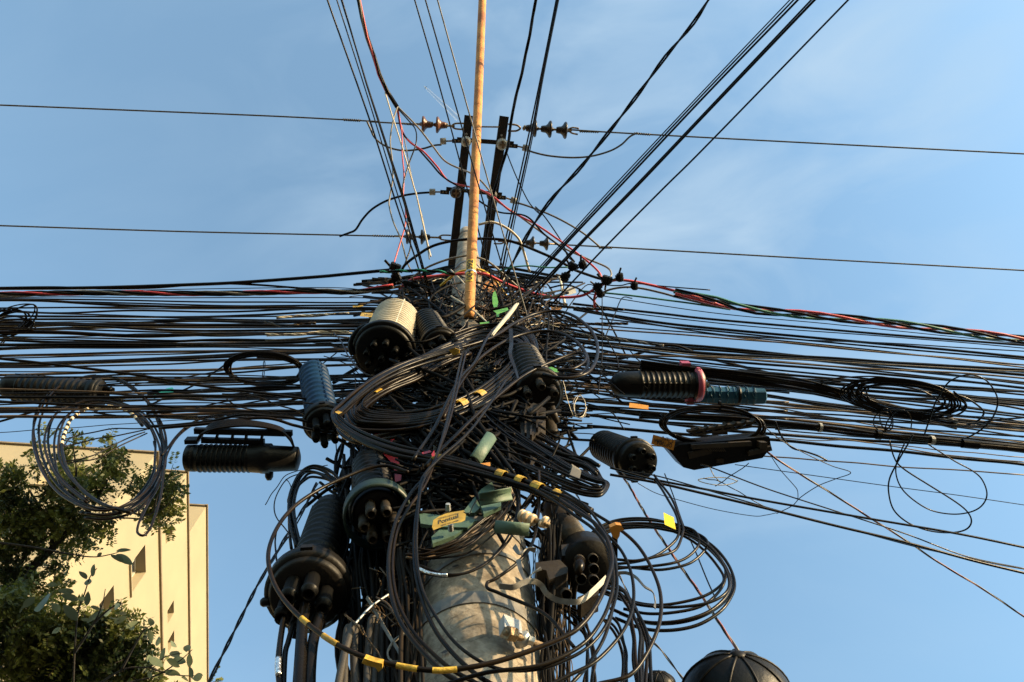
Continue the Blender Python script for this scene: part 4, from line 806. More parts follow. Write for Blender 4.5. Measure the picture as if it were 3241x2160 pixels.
# round ribbed closure right, seen end-on
bD = depth(onV(2100, 1450, .95)); bp_ = onD(*n1('K', 1230, 1085), bD); tp_ = tip_at(*n1('K', 940, 955), bp_, .46)
tK, T, n, b, L = closure('splice_closure', 'black ribbed closure pointing down right above the yellow card', bp_, tp_, px(bD, 56), 'plastic', 10, .06, .1, px(bD, 66), 'plastic', ports=[(k * PI / 3, .55, .9) for k in range(6)], base_len=.22, port_r=.16)
# splice tray with lattice right
bD = depth(onV(2280, 1420, .97))
def kp(x, y, d=0.): return onD(*n1('K', x, y), bD + d)
t = thing('splice_tray', kp(1800, 1030), 'open dark splice tray box with a lattice rack under the flat ring coil', 'tray')
obj('case', extrude([kp(*q) for q in ((1450, 1000), (1540, 960), (2200, 900), (2215, 980), (2150, 1060), (1640, 1150), (1560, 1130))], _F * .16), 'plastic', t, False)
obj('rim', bar(kp(1600, 1040, -.01), kp(1760, 1000, -.01), px(bD, 20), .03, up=_F), 'brownbox', t, False)
obj('rim', bar(kp(1620, 975, -.02), kp(2060, 950, -.02), px(bD, 14), .03, up=_F), 'brownbox', t, False)
obj('rim', bar(kp(2040, 1025, -.02), kp(2210, 985, -.02), px(bD, 14), .03, up=_F), 'brownbox', t, False)
obj('latch', slab(kp(2145, 960, -.03), _R * px(bD, 10), _U * px(bD, 10), _F * .03), 'brownbox', t, False)
obj('latch', slab(kp(1830, 1080, -.01), _R * px(bD, 11), _U * px(bD, 7), _F * .01), 'brownbox', t, False)
for k in range(9): x = 1740 + 14 * k; obj('comb_tooth', bar(kp(x, 980, -.03), kp(x + 22, 1010, -.03), px(bD, 2), .012, up=_F), 'brownbox', t, False)
rk = thing('lattice_rack', kp(1850, 850), 'small brown lattice rack lying inside the flat ring coil', 'rack')
obj('rail', bar(kp(1590, 860), kp(2060, 790), px(bD, 8), .05, up=_F), 'brownbox', rk, False)
obj('rail', bar(kp(1620, 885), kp(2070, 820), px(bD, 6), .05, up=_F), 'brownbox', rk, False)
for x in range(1620, 2060, 70): obj('crossbar', bar(kp(x, 885 - (x - 1620) * .15), kp(x + 45, 830 - (x - 1620) * .15), px(bD, 5), .05, up=_F), 'brownbox', rk, False)
obj('plate', extrude([kp(*q, -.01) for q in ((1780, 850), (1890, 835), (1890, 885), (1780, 890))], _F * .02), 'brownbox', rk, False)
obj('plate', extrude([kp(*q, -.01) for q in ((1620, 840), (1700, 830), (1730, 860), (1640, 870))], _F * .02), 'brownbox', rk, False)
# terminal box with tube holes, right of the pole
bD = depth(onV(1860, 1790, .93))
def gp(x, y, d=0.): return onV(*n1('G', x, y), .93 + d * .6)
t = thing('terminal_box', gp(850, 700), 'brown terminal box with round tube holes hanging right of the pole', 'terminal box')
obj('cylinder', lathe(gp(735, 540, .05), tip_at(*n1('G', 590, 240), gp(735, 540, .05), .62), [(0, px(bD, 64)), (.85, px(bD, 60)), (.9, px(bD, 50)), (1, px(bD, 10))], 28), 'brownbox', t)
obj('face_plate', lathe(gp(870, 700, -.02), tip_at(*n1('G', 820, 620), gp(870, 700, -.02), .22), [(0, px(bD, 20)), (0, px(bD, 82)), (.1, px(bD, 88)), (1, px(bD, 88))], 32), 'plastic2', t)
for (x, y) in ((890, 640), (895, 715), (893, 800), (790, 650), (800, 790), (690, 905)):
    obj('tube_hole', lathe(gp(x, y, -.075), tip_at(*n1('G', x - 8, y - 14), gp(x, y, -.075), .06), [(.9, px(bD, 11)), (.1, px(bD, 12.5)), (0, px(bD, 14)), (0, px(bD, 16)), (1, px(bD, 16.5))], 18, cap=True), 'brownbox', t)
obj('bracket', extrude([gp(*q, -.08) for q in ((460, 660), (640, 640), (700, 700), (690, 740), (560, 790), (540, 720), (470, 700))], _hf * .10), 'brownbox', t, False)
obj('bracket', extrude([gp(*q, -.05) for q in ((730, 520), (760, 510), (900, 545), (900, 570), (760, 580), (740, 600))], _hf * .05), 'brownbox', t, False)
obj('bracket', extrude([gp(*q, -.05) for q in ((650, 530), (720, 520), (720, 610), (655, 610))], _hf * .05), 'brownbox', t, False)
obj('bracket', extrude([gp(*q, -.05) for q in ((770, 920), (930, 850), (930, 900), (800, 950))], _hf * .05), 'brownbox', t, False)
obj('side_block', slab(gp(1045, 650), _R * px(bD, 9), _U * px(bD, 34), _hf * .05), 'plastic', t, False)
P = place([n1('G', *q) for q in ((780, 690), (775, 760), (750, 860), (745, 960), (760, 1150))], 'd', bD - .1, 6); obj('gland_cable', tube(P, px(bD, 8), 8), 'black', t)
obj('gland', lathe(gp(790, 640, -.1), gp(775, 740, -.1), [(0, px(bD, 12)), (.5, px(bD, 18)), (1, px(bD, 9))], 14), 'dusty', t)
# big black dome lower right and its neighbour
bD = 2.35
def dome_thing(label, fr, x, ytop, a_, b_, cat='dome'):
    X, Y = n1(fr, x, ytop); base = onD(X, Y + b_, bD); top = onD(X, Y, bD); t = thing('ribbed_dome', base, label, cat); r = px(bD, a_)
    obj('shell', lathe(base, top, [(-1.6, r * .80), (-.9, r * .96)] + [(math.sin(u), r * math.cos(u)) for u in np.linspace(-.3, PI / 2 - .03, 16)], 44), 'plastic', t)
    T, n, b, L = axes(base, top)
    for k in range(9):
        a = k * 2 * PI / 9 + .35; d_ = math.cos(a) * n + math.sin(a) * b
        P = [base + T * L * math.sin(u) + d_ * r * 1.012 * math.cos(u) for u in np.linspace(-.3, PI / 2 - .12, 14)]; obj('rib', tube(P, r * .026, 7), 'plastic2', t)
    obj('cap_boss', lathe(top - T * r * .04, top + T * r * .05, [(0, r * .16), (.6, r * .14), (1, r * .07)], 12), 'plastic2', t)
    foot = base - T * L * 1.5; zf = foot[2] - .25; pp = np.array([POLE[0], POLE[1], zf - .1]); obj('bracket_arm', tube(spline([foot, foot - Zv * .2, (foot + pp) / 2 - Zv * .3, pp], 8), .022, 10), 'galv', t)
    return t
dome_thing('big black ribbed dome cut by the bottom edge at right', 'G', 1965, 1345, 176, 150)
dome_thing('small black ribbed end left of the big dome at the bottom edge', 'G', 1380, 1475, 52, 40)
# ================================================================== coils, loops and bundles
def ell(cx, cy, a, b, rot=0., turns=1.08, start=0., n=18, jit=0., r=random):
    out_ = []
    for i in range(int(n * turns) + 1):
        q = start + 2 * PI * i / n; j = 1 + r.uniform(-jit, jit)
        x, y = a * j * math.cos(q), b * j * math.sin(q); out_.append((cx + x * math.cos(rot) - y * math.sin(rot), cy + x * math.sin(rot) + y * math.cos(rot)))
    return out_
def turns_of(t, fr, loops, wpx, mats, mode, par, name='turn', per=7):
    Ps = []
    for i, lp in enumerate(loops):
        kk = par[i % len(par)] if isinstance(par, (list, tuple)) else par
        P = wob(place(nat(fr, lp), mode, kk, per), .0035, 900 + i + int(abs(lp[0][0]))); Ps.append(P)
        w_ = wpx[i % len(wpx)] if isinstance(wpx, (list, tuple)) else wpx
        obj(name, tube(run_on(P, [(p_[0] if p_[1] > H_N else 1600, max(10, p_[1])) for p_ in nat(fr, lp)]), rad(P, w_), 8), mats[i % len(mats)], t)
    return Ps
def coil(label, fr, loops, wpx, mats, mode='v', par=.85, cat='cable coil', name='cable_coil', group='slack cable coils', per=7):
    if mode == 'h' and par is None: par = Hz(n1(fr, *loops[0][0])[1])
    k0 = par[0] if isinstance(par, (list, tuple)) else par
    fn = {'h': onH, 'v': onV, 'd': onD}[mode]; x, y = n1(fr, *loops[0][0][:2]); t = thing(name, fn(x, y, k0), label, cat, group)
    return t, turns_of(t, fr, loops, wpx, mats, mode, par, per=per)
def bundle_loops(path, n, spread, seed=1, tight=()):
    """n strands round a path (picture coordinates), drifting across one another; tight: shares where they are tied"""
    r = np.random.default_rng(seed); P = np.asarray([p[:2] for p in path], float); T = np.gradient(P, axis=0); T /= np.linalg.norm(T, axis=1)[:, None]; N = np.stack([-T[:, 1], T[:, 0]], 1); out_ = []
    m = len(P)
    for i in range(n):
        o = (i / (max(1, n - 1)) - .5) * 2; ph = r.uniform(0, 6); f = r.uniform(.6, 1.6)
        s = o * .75 + .35 * np.sin(np.linspace(0, 2 * PI * f, m) + ph)
        out_.append([tuple(q) for q in P + N * (s * spread)[:, None]])
    return out_
def bands(t, P, shares, r, m='tape', name='tape_band', flat=.8):
    P = resample(P, .004)
    for a, b in shares:
        Q = sub(P, a, b); V, F = tube(Q, r, 14, False); C_ = np.repeat(Q, 14, axis=0); O_ = V - C_; O_ -= (O_ @ _F)[:, None] * _F * (1 - flat); n_ = len(V)
        V = np.vstack([C_ + O_, C_ + O_ * .93]); k = len(Q)
        F = F + [tuple(i + n_ for i in f[::-1]) for f in F] + [(j, n_ + j, n_ + (j + 1) % 14, (j + 1) % 14) for j in range(14)] + [((k - 1) * 14 + j, (k - 1) * 14 + (j + 1) % 14, n_ + (k - 1) * 14 + (j + 1) % 14, n_ + (k - 1) * 14 + j) for j in range(14)]
        obj(name, (V, F), m, t, False)
def mid(Ps):
    n = min(len(p) for p in Ps); return np.mean([p[:n] for p in Ps], axis=0)
BD = ['black', 'dusty']
# ---- left group of hanging loops
rn = random.Random(3)
lo = [ell(720, 1530, 470, 600, .04, 1.05, PI * .95, jit=.01, r=rn), ell(735, 1530, 440, 560, .02, 1.05, PI * .9, jit=.01, r=rn), ell(705, 1525, 460, 585, .0, 1.05, PI, jit=.015, r=rn)]
lo = [[(x, y) for x, y in l] for l in lo]
lo = [[(650, 1900), (430, 1780), (310, 1600), (255, 1380), (265, 1200), (370, 1040), (500, 960), (680, 912), (820, 920), (960, 975), (1080, 1070), (1160, 1190), (1205, 1330), (1230, 1480), (1215, 1640), (1130, 1800), (980, 1920), (800, 1965), (640, 1950)],
      [(620, 1880), (450, 1760), (340, 1600), (290, 1400), (300, 1230), (400, 1060), (540, 960), (700, 932), (850, 950), (990, 1030), (1100, 1130), (1170, 1260), (1200, 1420), (1195, 1580), (1120, 1770), (960, 1900), (780, 1950), (600, 1930)],
      [(640, 1860), (480, 1730), (380, 1600), (335, 1450), (345, 1330), (400, 1220), (500, 1150), (640, 1110), (800, 1108), (950, 1150), (1080, 1240), (1160, 1370), (1200, 1500), (1180, 1640), (1080, 1800), (900, 1910), (720, 1930), (560, 1880)],
      [(700, 1900), (560, 1840), (440, 1720), (405, 1560), (400, 1420), (430, 1310), (510, 1210), (640, 1140), (800, 1120), (960, 1170), (1090, 1270), (1150, 1380), (1155, 1500), (1130, 1660), (1010, 1830), (840, 1930)]]
t, Ps = coil('large hanging coil of thin black loops at the left, without cream tape', 'L', lo + [[(x + 14 * math.sin(i * 1.7), y + 16) for i, (x, y) in enumerate(lo[0])], [(x + 20, y - 14 + 10 * math.sin(i)) for i, (x, y) in enumerate(lo[2])]], 7.2, ['dusty', 'black'], 'v', [1.0, 1.01, .99, 1.02])
bands(t, Ps[0], [(.83, .86), (.46, .475)], rad(Ps[0], 12), 'black', 'tie_wrap')
lo2 = [[(1060, 1290), (960, 1190), (800, 1150), (640, 1170), (530, 1240), (480, 1340), (455, 1430), (470, 1520), (520, 1640), (650, 1790), (800, 1880), (980, 1930)],
       [(1100, 1310), (980, 1200), (800, 1130), (620, 1150), (500, 1230), (450, 1340), (440, 1460), (460, 1560), (540, 1690), (680, 1820), (860, 1910), (1010, 1930)]]
t, Ps = coil('black loop spirally wrapped with cream tape inside the left hanging coil', 'L', lo2, [10, 7.5], BD, 'v', [.985, .99])
P = Ps[0]; n_ = len(P); r_ = rad(P, 9)
for k in range(14): a = .06 + k * .034; bands(t, P, [(a, a + .016)], r_ * 1.25, 'creamtape', 'cream_tape', 1.)
coil('three thin black bights tied at the right side of the left hanging coil', 'L', [[(1100, 1320), (900, 1320), (700, 1340), (560, 1370), (500, 1410), (470, 1450)], [(1090, 1320), (900, 1370), (700, 1390), (560, 1420), (480, 1450)], [(1080, 1340), (900, 1400), (700, 1500), (560, 1540), (480, 1550)], [(1090, 1345), (920, 1430), (760, 1510), (600, 1550), (500, 1580)]], 4.5, ['black', 'dusty'], 'v', [.99, 1.0])
coil('hooked slack end leaving the left hanging coil towards the tray closure', 'L', [[(1215, 1500), (1280, 1400), (1360, 1310), (1460, 1250), (1580, 1235), (1700, 1238)], [(1120, 1840), (1060, 1960), (1030, 2030), (1020, 2090), (1060, 2110), (1110, 2060), (1160, 1930), (1200, 1780), (1230, 1560), (1290, 1420), (1380, 1320), (1500, 1255), (1640, 1250), (1850, 1255)], [(1140, 1400), (1160, 1520), (1155, 1650), (1120, 1760)]], [7, 7, 5], ['dusty', 'dusty', 'black'], 'v', [.98, .985, .99])
# ---- small ring coil left of the blue closure
lo = [ell(1965 + rn.uniform(-8, 8), 870 + rn.uniform(-6, 6), 285 + rn.uniform(-25, 18), 118 + rn.uniform(-14, 12), .05, 1.06, rn.uniform(0, 6), jit=.012, r=rn) for _ in range(9)]
t, Ps = coil('small neat oval ring of black cable left of the blue closure', 'L', lo, 6.5, BD, 'h', Hz(1160) - .22)
for a in (.24, .74): bands(t, mid(Ps), [(a, a + .012)], .02, 'black', 'tie_wrap')
cable('black cable slanting from the ring coil down left to the teal tag', 'L', [(1690, 825), (1600, 890), (1500, 955), (1400, 1010), (1300, 1050), (1130, 1130)], 6, 'black', 'h', Hz(1160))
# ---- coil at the left edge
lo = [[(-150, 560), (0, 480), (120, 420), (200, 390), (255, 392), (268, 430), (230, 520), (120, 600), (0, 640), (-120, 670)], [(-150, 500), (0, 430), (100, 395), (200, 384), (262, 400), (240, 480), (150, 560), (40, 600), (-120, 620)],
      ell(60, 530, 170, 75, -.25, 1.05, 0, jit=.03, r=rn), ell(50, 520, 150, 90, -.3, 1.05, 1, jit=.03, r=rn), ell(40, 540, 185, 60, -.1, 1.05, 2, jit=.03, r=rn), ell(60, 510, 130, 70, -.4, 1.05, 3, jit=.03, r=rn), ell(30, 560, 210, 50, -.15, 1.05, 3, jit=.03, r=rn),
      [(270, 545), (240, 570), (150, 580), (60, 640), (0, 690), (-80, 720)], [(260, 430), (272, 470), (230, 530), (140, 600), (60, 650), (0, 685)]]
coil('tangled small coil of black cable cut by the left edge', 'L', lo, [5, 4, 6, 5, 5, 4, 6, 4, 4], BD, 'h', Hz(1050))
# ---- big front bundle: comes down from upper right, turns at the left and runs right across the pole face
pth = [(1560, -230), (1330, -170), (1130, -95), (950, 0), (800, 110), (690, 210), (625, 270), (640, 320), (740, 400), (900, 480), (1100, 550), (1300, 592), (1550, 645), (1800, 710), (2000, 770), (2200, 845), (2353, 905), (2520, 990)]
lo = bundle_loops(pth, 9, 30, 5)
t, Ps = coil('thick front bundle of black cables with yellow tape crossing the pole face', 'C', lo, [13, 11, 12, 10, 13, 11, 12], ['black', 'dusty', 'black'], 'v', [.80, .806, .794, .80, .803, .797, .80])
Pm = mid(Ps); RB = rad(Pm, 37)
bands(t, Pm, [(.725, .738), (.835, .848), (.868, .880), (.898, .912), (.935, .948)], RB, 'tape')
pth2 = [(2353, 905), (2480, 975), (2600, 1050), (2750, 1130)]
# second arm of bundle, brown lit strands behind
pth = [(1600, -260), (1400, -180), (1200, -60), (1000, 30), (850, 130), (760, 230), (780, 290), (900, 320), (1150, 320), (1400, 270), (1650, 170), (1850, 40), (1990, -90), (2050, -200), (2020, -290), (1900, -330), (1700, -320), (1500, -260)]
lo = bundle_loops(pth, 13, 70, 9) + bundle_loops([(x * .96 + 60, y * .93 - 10) for x, y in pth], 8, 50, 4) + bundle_loops([(x * .90 + 140, y * .84 - 20) for x, y in pth], 4, 26, 14)
t, Ps = coil('wide oval coil of many brown-black cables in front of the pole', 'C', lo, [13, 12, 10, 13, 11], ['dusty', 'black', 'black'], 'v', [.84, .85, .835, .855, .845])
Pm = mid(Ps[:13]); bands(t, Pm, [(.50, .512), (.54, .552)], rad(Pm, 46), 'tape')
bands(t, Ps[15], [(.26, .275)], rad(Ps[15], 22), 'tape'); bands(t, Ps[18], [(.60, .612)], rad(Ps[18], 14), 'tape')
bands(t, mid(Ps[13:20]), [(.86, .88)], rad(Pm, 30), 'black', 'tie_wrap')
coil('heavy black cable bundle packed behind the wide oval coil', 'C', bundle_loops([(1520, -190), (1300, -90), (1080, 20), (900, 130), (760, 250), (710, 340), (800, 395), (1000, 385), (1250, 335), (1500, 250), (1740, 120), (1890, -20), (1960, -170)], 11, 66, 51), 14, ['black', 'black', 'dusty'], 'v', [.865, .87, .875])
coil('heavy black bundle sweeping down right behind the pointed loop', 'K', bundle_loops([(-150, 560), (60, 690), (260, 830), (460, 960), (660, 1060), (820, 1120), (900, 1180)], 9, 60, 52), 12, ['black', 'dusty', 'black'], 'v', [.885, .89, .895])
# yellow flag of tape on the arm near the pipe
yf = onV(*n1('B', 790, 1210), .79); D = depth(yf)
tag(obj('tape_flag', extrude([onD(*n1('B', *q), D) for q in ((752, 1195), (800, 1180), (832, 1195), (830, 1222), (785, 1240), (770, 1215))], _F * .02), 'tape', smooth=False), 'yellow tape flag on the front bundle below the pipe end', 'tape')
# ---- single glossy loops over the tangle right of the pipe
lo = [[(780, 1200), (1000, 1130), (1130, 1070), (1250, 990), (1400, 922), (1560, 905), (1700, 950), (1820, 1060), (1860, 1190), (1835, 1300), (1760, 1375), (1600, 1405), (1450, 1380)],
      [(700, 1700), (800, 1480), (900, 1340), (1000, 1245), (1200, 1120), (1400, 1062), (1560, 1065), (1700, 1130), (1790, 1230), (1800, 1310), (1740, 1375), (1640, 1385)],
      [(560, 2050), (700, 1900), (950, 1660), (1150, 1500), (1350, 1360), (1600, 1255), (1720, 1228), (1780, 1255), (1770, 1300), (1680, 1340), (1560, 1345)],
      [(500, 2030), (640, 1800), (760, 1550), (860, 1390), (960, 1270), (1080, 1060), (1200, 960)]]
coil('glossy black loops sweeping over the tangle right of the pipe', 'B', lo, [11, 11, 10, 10], ['dusty', 'dusty', 'dusty', 'black'], 'v', [.80, .81, .79, .80])
# inner small loops right of centre
lo = [ell(1250, 1330, 165 + 10 * i, 90 + 9 * i, -.55, .8, 4.0, r=rn) for i in range(5)]
coil('short stack of loops tied with a black strap right of the pipe foot', 'B', lo, 8, BD, 'v', [.845, .85, .855])
# ---- right loop bundle with grey tape
pth = [(40, 690), (150, 790), (300, 900), (480, 1010), (650, 1110), (800, 1190), (920, 1240), (975, 1262), (940, 1305), (850, 1300), (700, 1250), (520, 1170), (330, 1090), (150, 1040), (0, 1010)]
lo = bundle_loops(pth, 11, 44, 21)
t, Ps = coil('pointed bundle loop with grey tape hanging right of the pole', 'K', lo, [8, 7, 8], ['black', 'dusty', 'black'], 'v', [.86, .87, .85, .875])
gtp = [onV(*n1('K', *q), .845) for q in ((735, 1120), (800, 1160), (785, 1222), (708, 1205))]
M['greytape'] = mat('grey_tape', (.10, .085, .06), .4, (.17, .145, .10), 12); obj('grey_tape', extrude(gtp, _F * .05), 'greytape', t, False)
pth = [(480, 880), (620, 990), (760, 1080), (880, 1150), (950, 1220), (980, 1255), (960, 1290), (900, 1310)]
coil('outer black strands hugging the pointed bundle loop', 'K', bundle_loops(pth, 5, 24, 33), 7, ['black'], 'v', [.89, .9])
# ---- coil lashed round the pole above the steel bands
pth = [(1150, 570), (1260, 600), (1400, 580), (1540, 530), (1680, 440), (1800, 330), (1880, 230), (1930, 140)]
lo = bundle_loops(pth, 12, 52, 41)
coil('dusty bundle of many thin cables curving across the pole under the green bracket', 'E', lo, [8, 7, 6], ['dusty', 'dusty', 'brown', 'black'], 'v', [.83, .835, .84, .845])
coil('pair of dark loops crossing the pole above the upper steel band', 'E', [[(1230, 700), (1400, 750), (1560, 740), (1720, 670), (1850, 560), (1940, 420), (1980, 260), (1970, 150), (1940, 60)], [(1240, 730), (1420, 755), (1600, 725), (1760, 640), (1880, 520), (1950, 380), (1975, 240), (1955, 120)]], [8, 7], ['black', 'dusty'], 'v', [.82, .825])
tq = place([n1('E', *q) for q in ((1235, 705), (1300, 735), (1380, 752), (1450, 755))], 'v', .815, 8); tag(obj('silver_wrap', tube(tq, rad(tq, 11), 9), 'silver'), 'shiny silver tape wrapped on a cable left on the pole', 'tape')
# ---- hanging U loops in front of the pole
lo = [[(1560, -900), (1450, -420), (1360, -120), (1285, 20), (1180, 150), (1085, 330), (1035, 560), (1035, 800), (1090, 1050), (1200, 1230), (1400, 1440), (1560, 1540), (1680, 1600)],
      [(1600, -900), (1480, -400), (1370, -110), (1290, 60), (1150, 260), (1075, 450), (1045, 700), (1075, 940), (1180, 1170), (1320, 1340), (1480, 1480), (1700, 1600)],
      [(1900, -700), (1640, -330), (1400, -100), (1275, 50), (1240, 200), (1205, 420), (1200, 700), (1255, 960), (1350, 1180), (1480, 1350), (1640, 1490), (1800, 1590)],
      [(1290, 20), (1245, 150), (1218, 500), (1245, 800), (1335, 1020), (1500, 1250), (1700, 1390), (1900, 1450), (2150, 1440), (2353, 1370), (2500, 1280), (2620, 1140), (2690, 980), (2720, 820), (2700, 620), (2640, 450), (2560, 330), (2460, 230), (2300, 130)]]
coil('long hanging U loops of thick cable in front of the pole left side', 'E', lo, [13, 11, 12, 10], ['black', 'dusty', 'black', 'black'], 'v', [.77, .775, .765, .76], per=9)
# ---- the biggest ring with yellow tape along its lower side
lo = [[(1150, -10), (1000, -55), (860, -40), (700, 20), (500, 115), (310, 245), (185, 400), (118, 580), (135, 750), (220, 920), (380, 1090), (600, 1255), (830, 1370), (1100, 1440), (1400, 1475), (1700, 1440), (2000, 1360), (2353, 1225), (2500, 1120), (2610, 960), (2670, 800), (2700, 650), (2660, 500), (2560, 370), (2420, 280), (2300, 200)]]
t, Ps = coil('biggest single cable ring, yellow taped along the bottom, hanging round the pole front', 'E', lo, [14], ['dusty'], 'v', [.74], per=9)
P = Ps[0]; rr = rad(P, 14)
bands(t, P, [(.432, .446), (.470, .490), (.553, .572), (.585, .605)], rr * 1.15, 'tape', flat=1.)
cr = onV(*n1('E', 890, 1440), .735); D = depth(cr)
tag(obj('tape_flag', extrude([onD(*n1('E', *q), D) for q in ((810, 1410), (830, 1375), (900, 1400), (965, 1415), (965, 1450), (935, 1480), (915, 1445), (850, 1430))], _F * .02), 'tape', smooth=False), 'crumpled yellow tape hanging on the biggest ring', 'tape')
# ---- right loops
lo = [[(-420, 1660), (-180, 1570), (100, 1490), (500, 1440), (800, 1290), (950, 1100), (1025, 900), (1040, 740), (1000, 560), (900, 410), (760, 300), (600, 190), (450, 110)],
      [(640, 1660), (800, 1590), (930, 1545), (1150, 1480), (1290, 1330), (1385, 1120), (1398, 900), (1350, 720), (1250, 560), (1100, 425), (900, 300), (720, 200), (560, 140)],
      [(300, 1680), (500, 1600), (690, 1510), (900, 1400), (1090, 1190), (1185, 980), (1190, 780), (1120, 600), (1000, 460), (850, 330), (700, 230), (500, 130)],
      [(600, 1680), (740, 1560), (860, 1420), (990, 1220), (1045, 1000), (1045, 800), (1010, 600), (940, 440), (830, 320), (690, 220)]]
t, Ps = coil('thick black loops falling right of the pole from the yellow taped bundle', 'G', lo, [12, 12, 11, 11], ['black', 'dusty', 'black', 'black'], 'v', [.76, .78, .77, .79], per=9)
of = onV(*n1('G', 1065, 430), .765); D = depth(of)
tag(obj('tape_flag', extrude([onD(*n1('G', *q), D) for q in ((1015, 400), (1060, 380), (1100, 385), (1118, 420), (1090, 430), (1085, 465), (1068, 492), (1035, 470), (1018, 435))], _F * .03), 'orange', smooth=False), 'orange tape lump on a black loop right of the terminal box', 'tape')
# ---- right big coil
lo = [[(860, 470), (960, 400), (1100, 352), (1300, 342), (1500, 382), (1660, 455), (1800, 560), (1905, 700), (1942, 830), (1890, 950), (1800, 1040), (1650, 1120), (1450, 1155), (1250, 1140), (1050, 1060)],
      [(880, 480), (1000, 410), (1150, 375), (1320, 378), (1500, 410), (1640, 470), (1770, 570), (1870, 700), (1905, 820), (1860, 930), (1740, 1030), (1580, 1080), (1400, 1092), (1220, 1070), (1000, 980)],
      [(870, 460), (1000, 390), (1200, 372), (1400, 400), (1600, 450), (1740, 540), (1840, 660), (1895, 800), (1860, 900), (1740, 970), (1560, 1000), (1380, 1005), (1200, 980), (980, 900)],
      [(890, 490), (1050, 420), (1250, 400), (1450, 420), (1610, 490), (1720, 580), (1810, 690), (1862, 790), (1820, 860), (1700, 930), (1520, 968), (1350, 975), (1180, 945), (980, 870)],
      [(880, 475), (1040, 398), (1240, 388), (1440, 405), (1620, 480), (1780, 600), (1890, 740), (1925, 850), (1850, 970), (1700, 1060), (1500, 1110), (1300, 1110), (1100, 1040)],
      [(870, 450), (1060, 375), (1260, 360), (1480, 392), (1650, 470), (1760, 550), (1860, 680), (1880, 790), (1830, 890), (1700, 990), (1500, 1035), (1300, 1040), (1120, 1000)]]
t, Ps = coil('big right-hand coil of black cable below the yellow card', 'G', lo, [10, 10, 9, 9, 10, 9], ['black', 'dusty', 'black', 'dusty', 'dusty', 'black'], 'v', [.98, .97, .96, .985, .99, .975])
coil('inner bights of cable running from the ribbed closure into the right coil', 'G', [[(1330, 40), (1430, 170), (1500, 300), (1530, 400), (1500, 500), (1400, 580), (1250, 650), (1060, 680)], [(1355, 10), (1470, 170), (1545, 340), (1555, 430), (1500, 550), (1380, 620), (1200, 660), (1060, 645)], [(1060, 700), (1250, 690), (1450, 670), (1600, 600), (1675, 510), (1640, 430), (1500, 380)], [(1060, 690), (1200, 705), (1400, 722), (1600, 670), (1720, 570), (1725, 500), (1650, 440), (1500, 400)]], [9, 9, 9, 9], ['black', 'dusty', 'dusty', 'black'], 'v', [.955, .95, .96, .965])
# ---- flat ring on the splice tray
lo = [ell(1775 + rn.uniform(-8, 8), 820 + rn.uniform(-10, 10), 375 + rn.uniform(-28, 18), 138 + rn.uniform(-20, 12), .04, 1.05, rn.uniform(0, 6), jit=.008, r=rn) for _ in range(9)]
t, Ps = coil('flat oval ring of glossy black cable resting on the splice tray', 'K', lo, 6.5, ['dusty', 'black'], 'd', [depth(onV(2280, 1350, .95)) + d for d in (-.08, -.05, -.10, -.03)])
for a in (.0, .25, .5, .75): bands(t, Ps[0], [(a, a + .01)], .022, 'black', 'tie_wrap')
# ---- far right tangle coil and thin loops
lo = [ell(1450 + rn.uniform(-30, 30), 1080 + rn.uniform(-15, 15), 400 + rn.uniform(-110, 60), 110 + rn.uniform(-30, 30), .12 + rn.uniform(-.05, .05), 1.05, rn.uniform(0, 6), jit=.02, r=rn) for _ in range(13)]
lo += [[(830, 960), (1000, 930), (1250, 920), (1450, 950), (1650, 1000), (1800, 1040), (1830, 1065), (1780, 1080), (1600, 1060)], [(850, 970), (1100, 945), (1400, 960), (1700, 1030), (1900, 1080), (2020, 1150), (2055, 1200), (2010, 1260), (1900, 1290), (1750, 1285), (1500, 1240)]]
coil('messy flat coil of black cable among the bundles at far right', 'Q', lo, [6, 5, 6, 5], BD, 'h', Hz(1285))
coil('large thin single loop standing out at far right', 'Q', [[(1600, 1380), (1640, 1260), (1690, 1120), (1740, 1040), (1800, 960), (1900, 912), (1990, 908), (2080, 950), (2145, 1040), (2158, 1120), (2120, 1220), (2040, 1310), (1950, 1370), (1870, 1405)]], 5, ['black'], 'h', Hz(1300))
coil('small thin black ringlets under the far right coil', 'Q', [ell(1300, 1260, 70, 75, .2, 1, 0, r=rn), ell(1420, 1290, 90, 120, .5, .8, 1, r=rn), ell(1330, 1240, 45, 90, -.2, 1, 2, r=rn)], 4, ['black'], 'h', Hz(1290))
coil('wide thin loops hanging below the bundles at far right', 'W', [[(1530, 150), (1500, 210), (1450, 300), (1400, 400), (1395, 480), (1430, 570), (1520, 640), (1640, 685), (1760, 697), (1850, 680), (1888, 640), (1870, 590), (1800, 530), (1650, 430), (1500, 330), (1450, 270), (1420, 180)], [(1500, 190), (1450, 300), (1445, 380), (1480, 460), (1560, 530), (1660, 580), (1780, 597), (1880, 580), (1945, 540), (1970, 480), (1940, 400), (1880, 345), (1780, 290), (1640, 200)]], [5, 4.5], ['black', 'dusty'], 'h', Hz(1480))
coil('thick lashed bundle of cables passing right under the pink ring closure', 'Q', bundle_loops([(-500, 840), (-200, 880), (100, 905), (400, 945), (700, 985), (950, 1040), (1250, 1130), (1550, 1215), (1850, 1285)], 8, 34, 71), 7.5, ['black', 'dusty', 'black'], 'h', Hz(1255))
t, Ps = coil('long dusty bundle with pale clips running to the right edge', 'Q', bundle_loops([(-500, 1215), (-100, 1235), (400, 1265), (850, 1308), (1300, 1358), (1750, 1405), (2353, 1468), (2500, 1482)], 6, 20, 72), 8, ['dusty', 'black', 'dusty'], 'h', Hz(1400))
